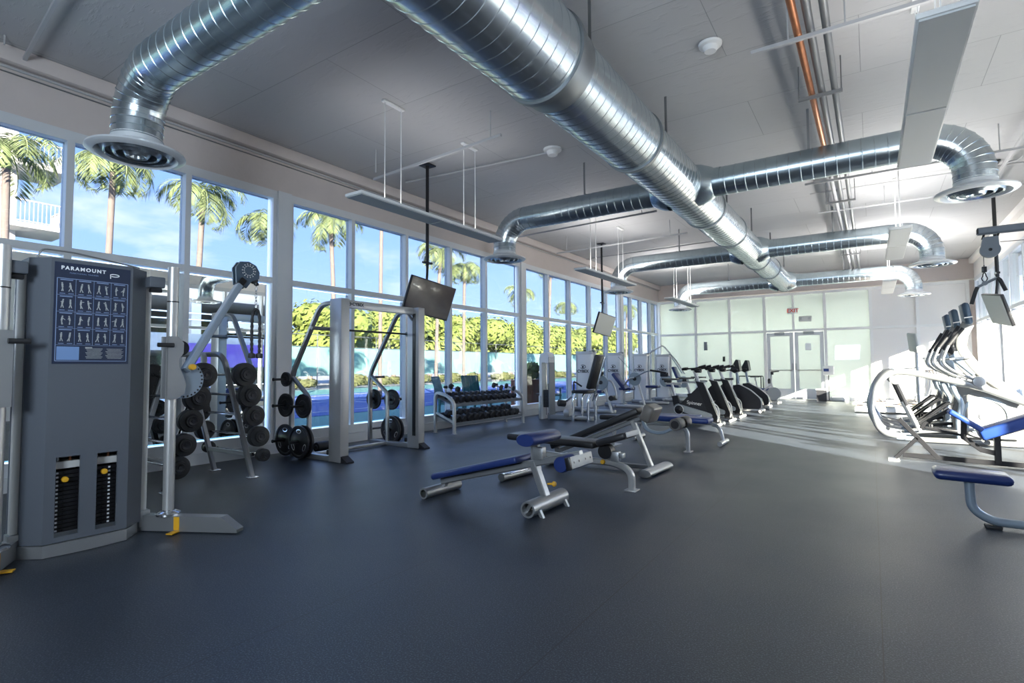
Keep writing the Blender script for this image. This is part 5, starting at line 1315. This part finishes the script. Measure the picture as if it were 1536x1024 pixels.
# ================================================================== outside, right side
struct(MB().box((XR+1.55, 13, 3.955), (2.6, 20, .18)).build('canopy', M_white))
t = thing('parking_garage', (24, 24, -.05), 'open concrete parking garage seen reflected in the mirrored lower panes', 'building')
for z in (2.7, 5.6): MB().box((22, 26, z), (14, 50, .9)).build('deck_slab', M_conc, t, True)
for z in (3.9, 4.25): MB().box((14.9, 26, z), (.08, 50, .06)).build('guard_rail', M_white, t, True)
for i in range(9): MB().box((15.3, 2.5+i*6, 2.9), (.5, .5, 5.8)).build('column', M_stucco, t, True)
MB().box((14.9, 17, 2.0), (.06, 7, 1.3)).build('banner', M_purple, t, True)
MB().box((28.8, 26, 3), (.2, 50, 6)).build('rear_wall', M_iron, t, True)
def car(x, y, m, lab):
    t = thing('parked_car', (x, y, 3.15), lab, 'car', 'cars parked in the garage')
    MB(sharp=40).prism([(-2.1, .28), (2.1, .28), (2.15, .65), (1.5, .85), (.9, .95), (.4, 1.38), (-.9, 1.40), (-1.6, .98), (-2.15, .9)], 'x', -.85, .85).build('body', m, t)
    MB(sharp=40).prism([(.78, .95), (.36, 1.32), (-.86, 1.34), (-1.4, .98)], 'x', -.86, .86).build('window', M_screen, t)
    for yy_ in (-1.35, 1.35):
        for s_ in (-1, 1): MB(sharp=40).lathe([(0, 0), (.32, 0), (.32, .2), (0, .2)], (.68*s_, yy_, .32), (s_, 0, 0), 18).build('wheel', M_rubber, t)
car(18, 19.5, mat('silver car paint', (.5, .5, .52), .25, .5), 'silver car parked on the raised garage deck'); car(18, 26.5, mat('red car paint', (.4, .05, .06), .25), 'red car parked on the raised garage deck')
for i, (x, y) in enumerate(((7.2, 3.4), (8.2, 6.5), (7.4, 1.0))):
    o = dup(pa[i % 2], (x, y, -.05), (0, 0, i*2.1), ['palm outside the right hand windows, nearest the doors side', 'second palm outside the right hand windows', 'palm behind the right wall casting shadow on the floor'][i])
    o['group'] = 'palm trees on the far right side'
    o.scale = (1, 1, .9)
WORLD, SUN, EXPO, CEIL_FILL, BNC = 2.7, 30, 1.25, 5, 115
# ------------------------------------------------------------------ camera
cam = bpy.data.cameras.new('camera'); co = bpy.data.objects.new('camera', cam); COL.objects.link(co)
cam.sensor_fit = 'HORIZONTAL'; cam.sensor_width = 36; cam.lens = 806/1536*36
rt = V((0.83099354, 0.55623981, -0.00685692)); dn = V((-0.0323742, 0.03605258, -0.99882537)); fw = V((-0.55533922, 0.83023942, 0.04796728))
M = Matrix.Identity(4)
for i in range(3): M[i][0] = rt[i]; M[i][1] = -dn[i]; M[i][2] = -fw[i]
M[2][3] = 1.25
co.matrix_world = M
cam.clip_start = .05; cam.clip_end = 600
bpy.context.scene.camera = co

# ------------------------------------------------------------------ light
w = bpy.data.worlds.new('world'); bpy.context.scene.world = w; w.use_nodes = True
nt = w.node_tree; nt.nodes.clear(); L = nt.links.new
out = nt.nodes.new('ShaderNodeOutputWorld'); bg = nt.nodes.new('ShaderNodeBackground')
tc = nt.nodes.new('ShaderNodeTexCoord'); sp = nt.nodes.new('ShaderNodeSeparateXYZ')
L(tc.outputs['Generated'], sp.inputs[0])
cr = nt.nodes.new('ShaderNodeValToRGB')
e = cr.color_ramp.elements
e[0].position = 0.0; e[0].color = (.55, .60, .62, 1)
e[1].position = 1.0; e[1].color = (.10, .24, .62, 1)
for p, c in ((.02, (.50, .66, .94, 1)), (.18, (.31, .49, .88, 1)), (.45, (.17, .34, .80, 1))):
    k = e.new(p); k.color = c
L(sp.outputs['Z'], cr.inputs[0])
mp = nt.nodes.new('ShaderNodeMapping'); mp.inputs['Scale'].default_value = (1.6, 1.6, 5)
nz = nt.nodes.new('ShaderNodeTexNoise'); nz.inputs['Scale'].default_value = 1.6; nz.inputs['Detail'].default_value = 7; nz.inputs['Roughness'].default_value = .6
L(tc.outputs['Generated'], mp.inputs[0]); L(mp.outputs[0], nz.inputs['Vector'])
c2 = nt.nodes.new('ShaderNodeValToRGB'); c2.color_ramp.elements[0].position = .52; c2.color_ramp.elements[1].position = .80
L(nz.outputs['Fac'], c2.inputs[0])
mx = nt.nodes.new('ShaderNodeMix'); mx.data_type = 'RGBA'; mx.inputs[7].default_value = (.95, .92, .92, 1)
L(c2.outputs[0], mx.inputs[0]); L(cr.outputs[0], mx.inputs[6])
L(mx.outputs[2], bg.inputs[0]); bg.inputs[1].default_value = WORLD; L(bg.outputs[0], out.inputs[0])

s = bpy.data.lights.new('sun', 'SUN'); s.energy = SUN; s.angle = R(.6); s.color = (1, .88, .74)
so = bpy.data.objects.new('sun', s); COL.objects.link(so)
so.rotation_euler = V((-.74, .67, -.322)).to_track_quat('-Z', 'Y').to_euler()
so.location = (20, -10, 15)

def lamp(name, loc, to, sx, sy, e, col=(1, .97, .94)):
    l = bpy.data.lights.new(name, 'AREA'); l.shape = 'RECTANGLE'; l.size = sx; l.size_y = sy; l.energy = e; l.color = col
    o = bpy.data.objects.new(name, l); COL.objects.link(o); o.location = loc
    o.rotation_euler = (V(to)-V(loc)).to_track_quat('-Z', 'Y').to_euler(); return o
# added fill: a lamp above each unlit pendant, another unseen behind the camera
for x in (-5.05, .43):
    for y in (5.6, 11.6, 17.5):
        lamp('ceiling_fill', (x, y, 3.36), (x, y, 5), .2, 2.6, CEIL_FILL*{5.6: 1, 11.6: 3.5, 17.5: 9}[y]*(1.6 if x > 0 else 1))
for x in (-6, -3.2, -.4): lamp('corridor_fill', (x, YF+2.4, 4.2), (x, YF+2.4, 0), 1.2, .6, 60)  # unseen lamps added to lighten the partition glass from behind
lamp('bounce_fill', (-1.5, -2.0, 2.2), (-2.4, 3.5, 4.8), 1.6, 1.2, BNC, (.74, .87, 1))  # unseen fill added to lighten the ceiling
vs = bpy.context.scene.view_settings
vs.view_transform = 'Standard'; vs.exposure = EXPO
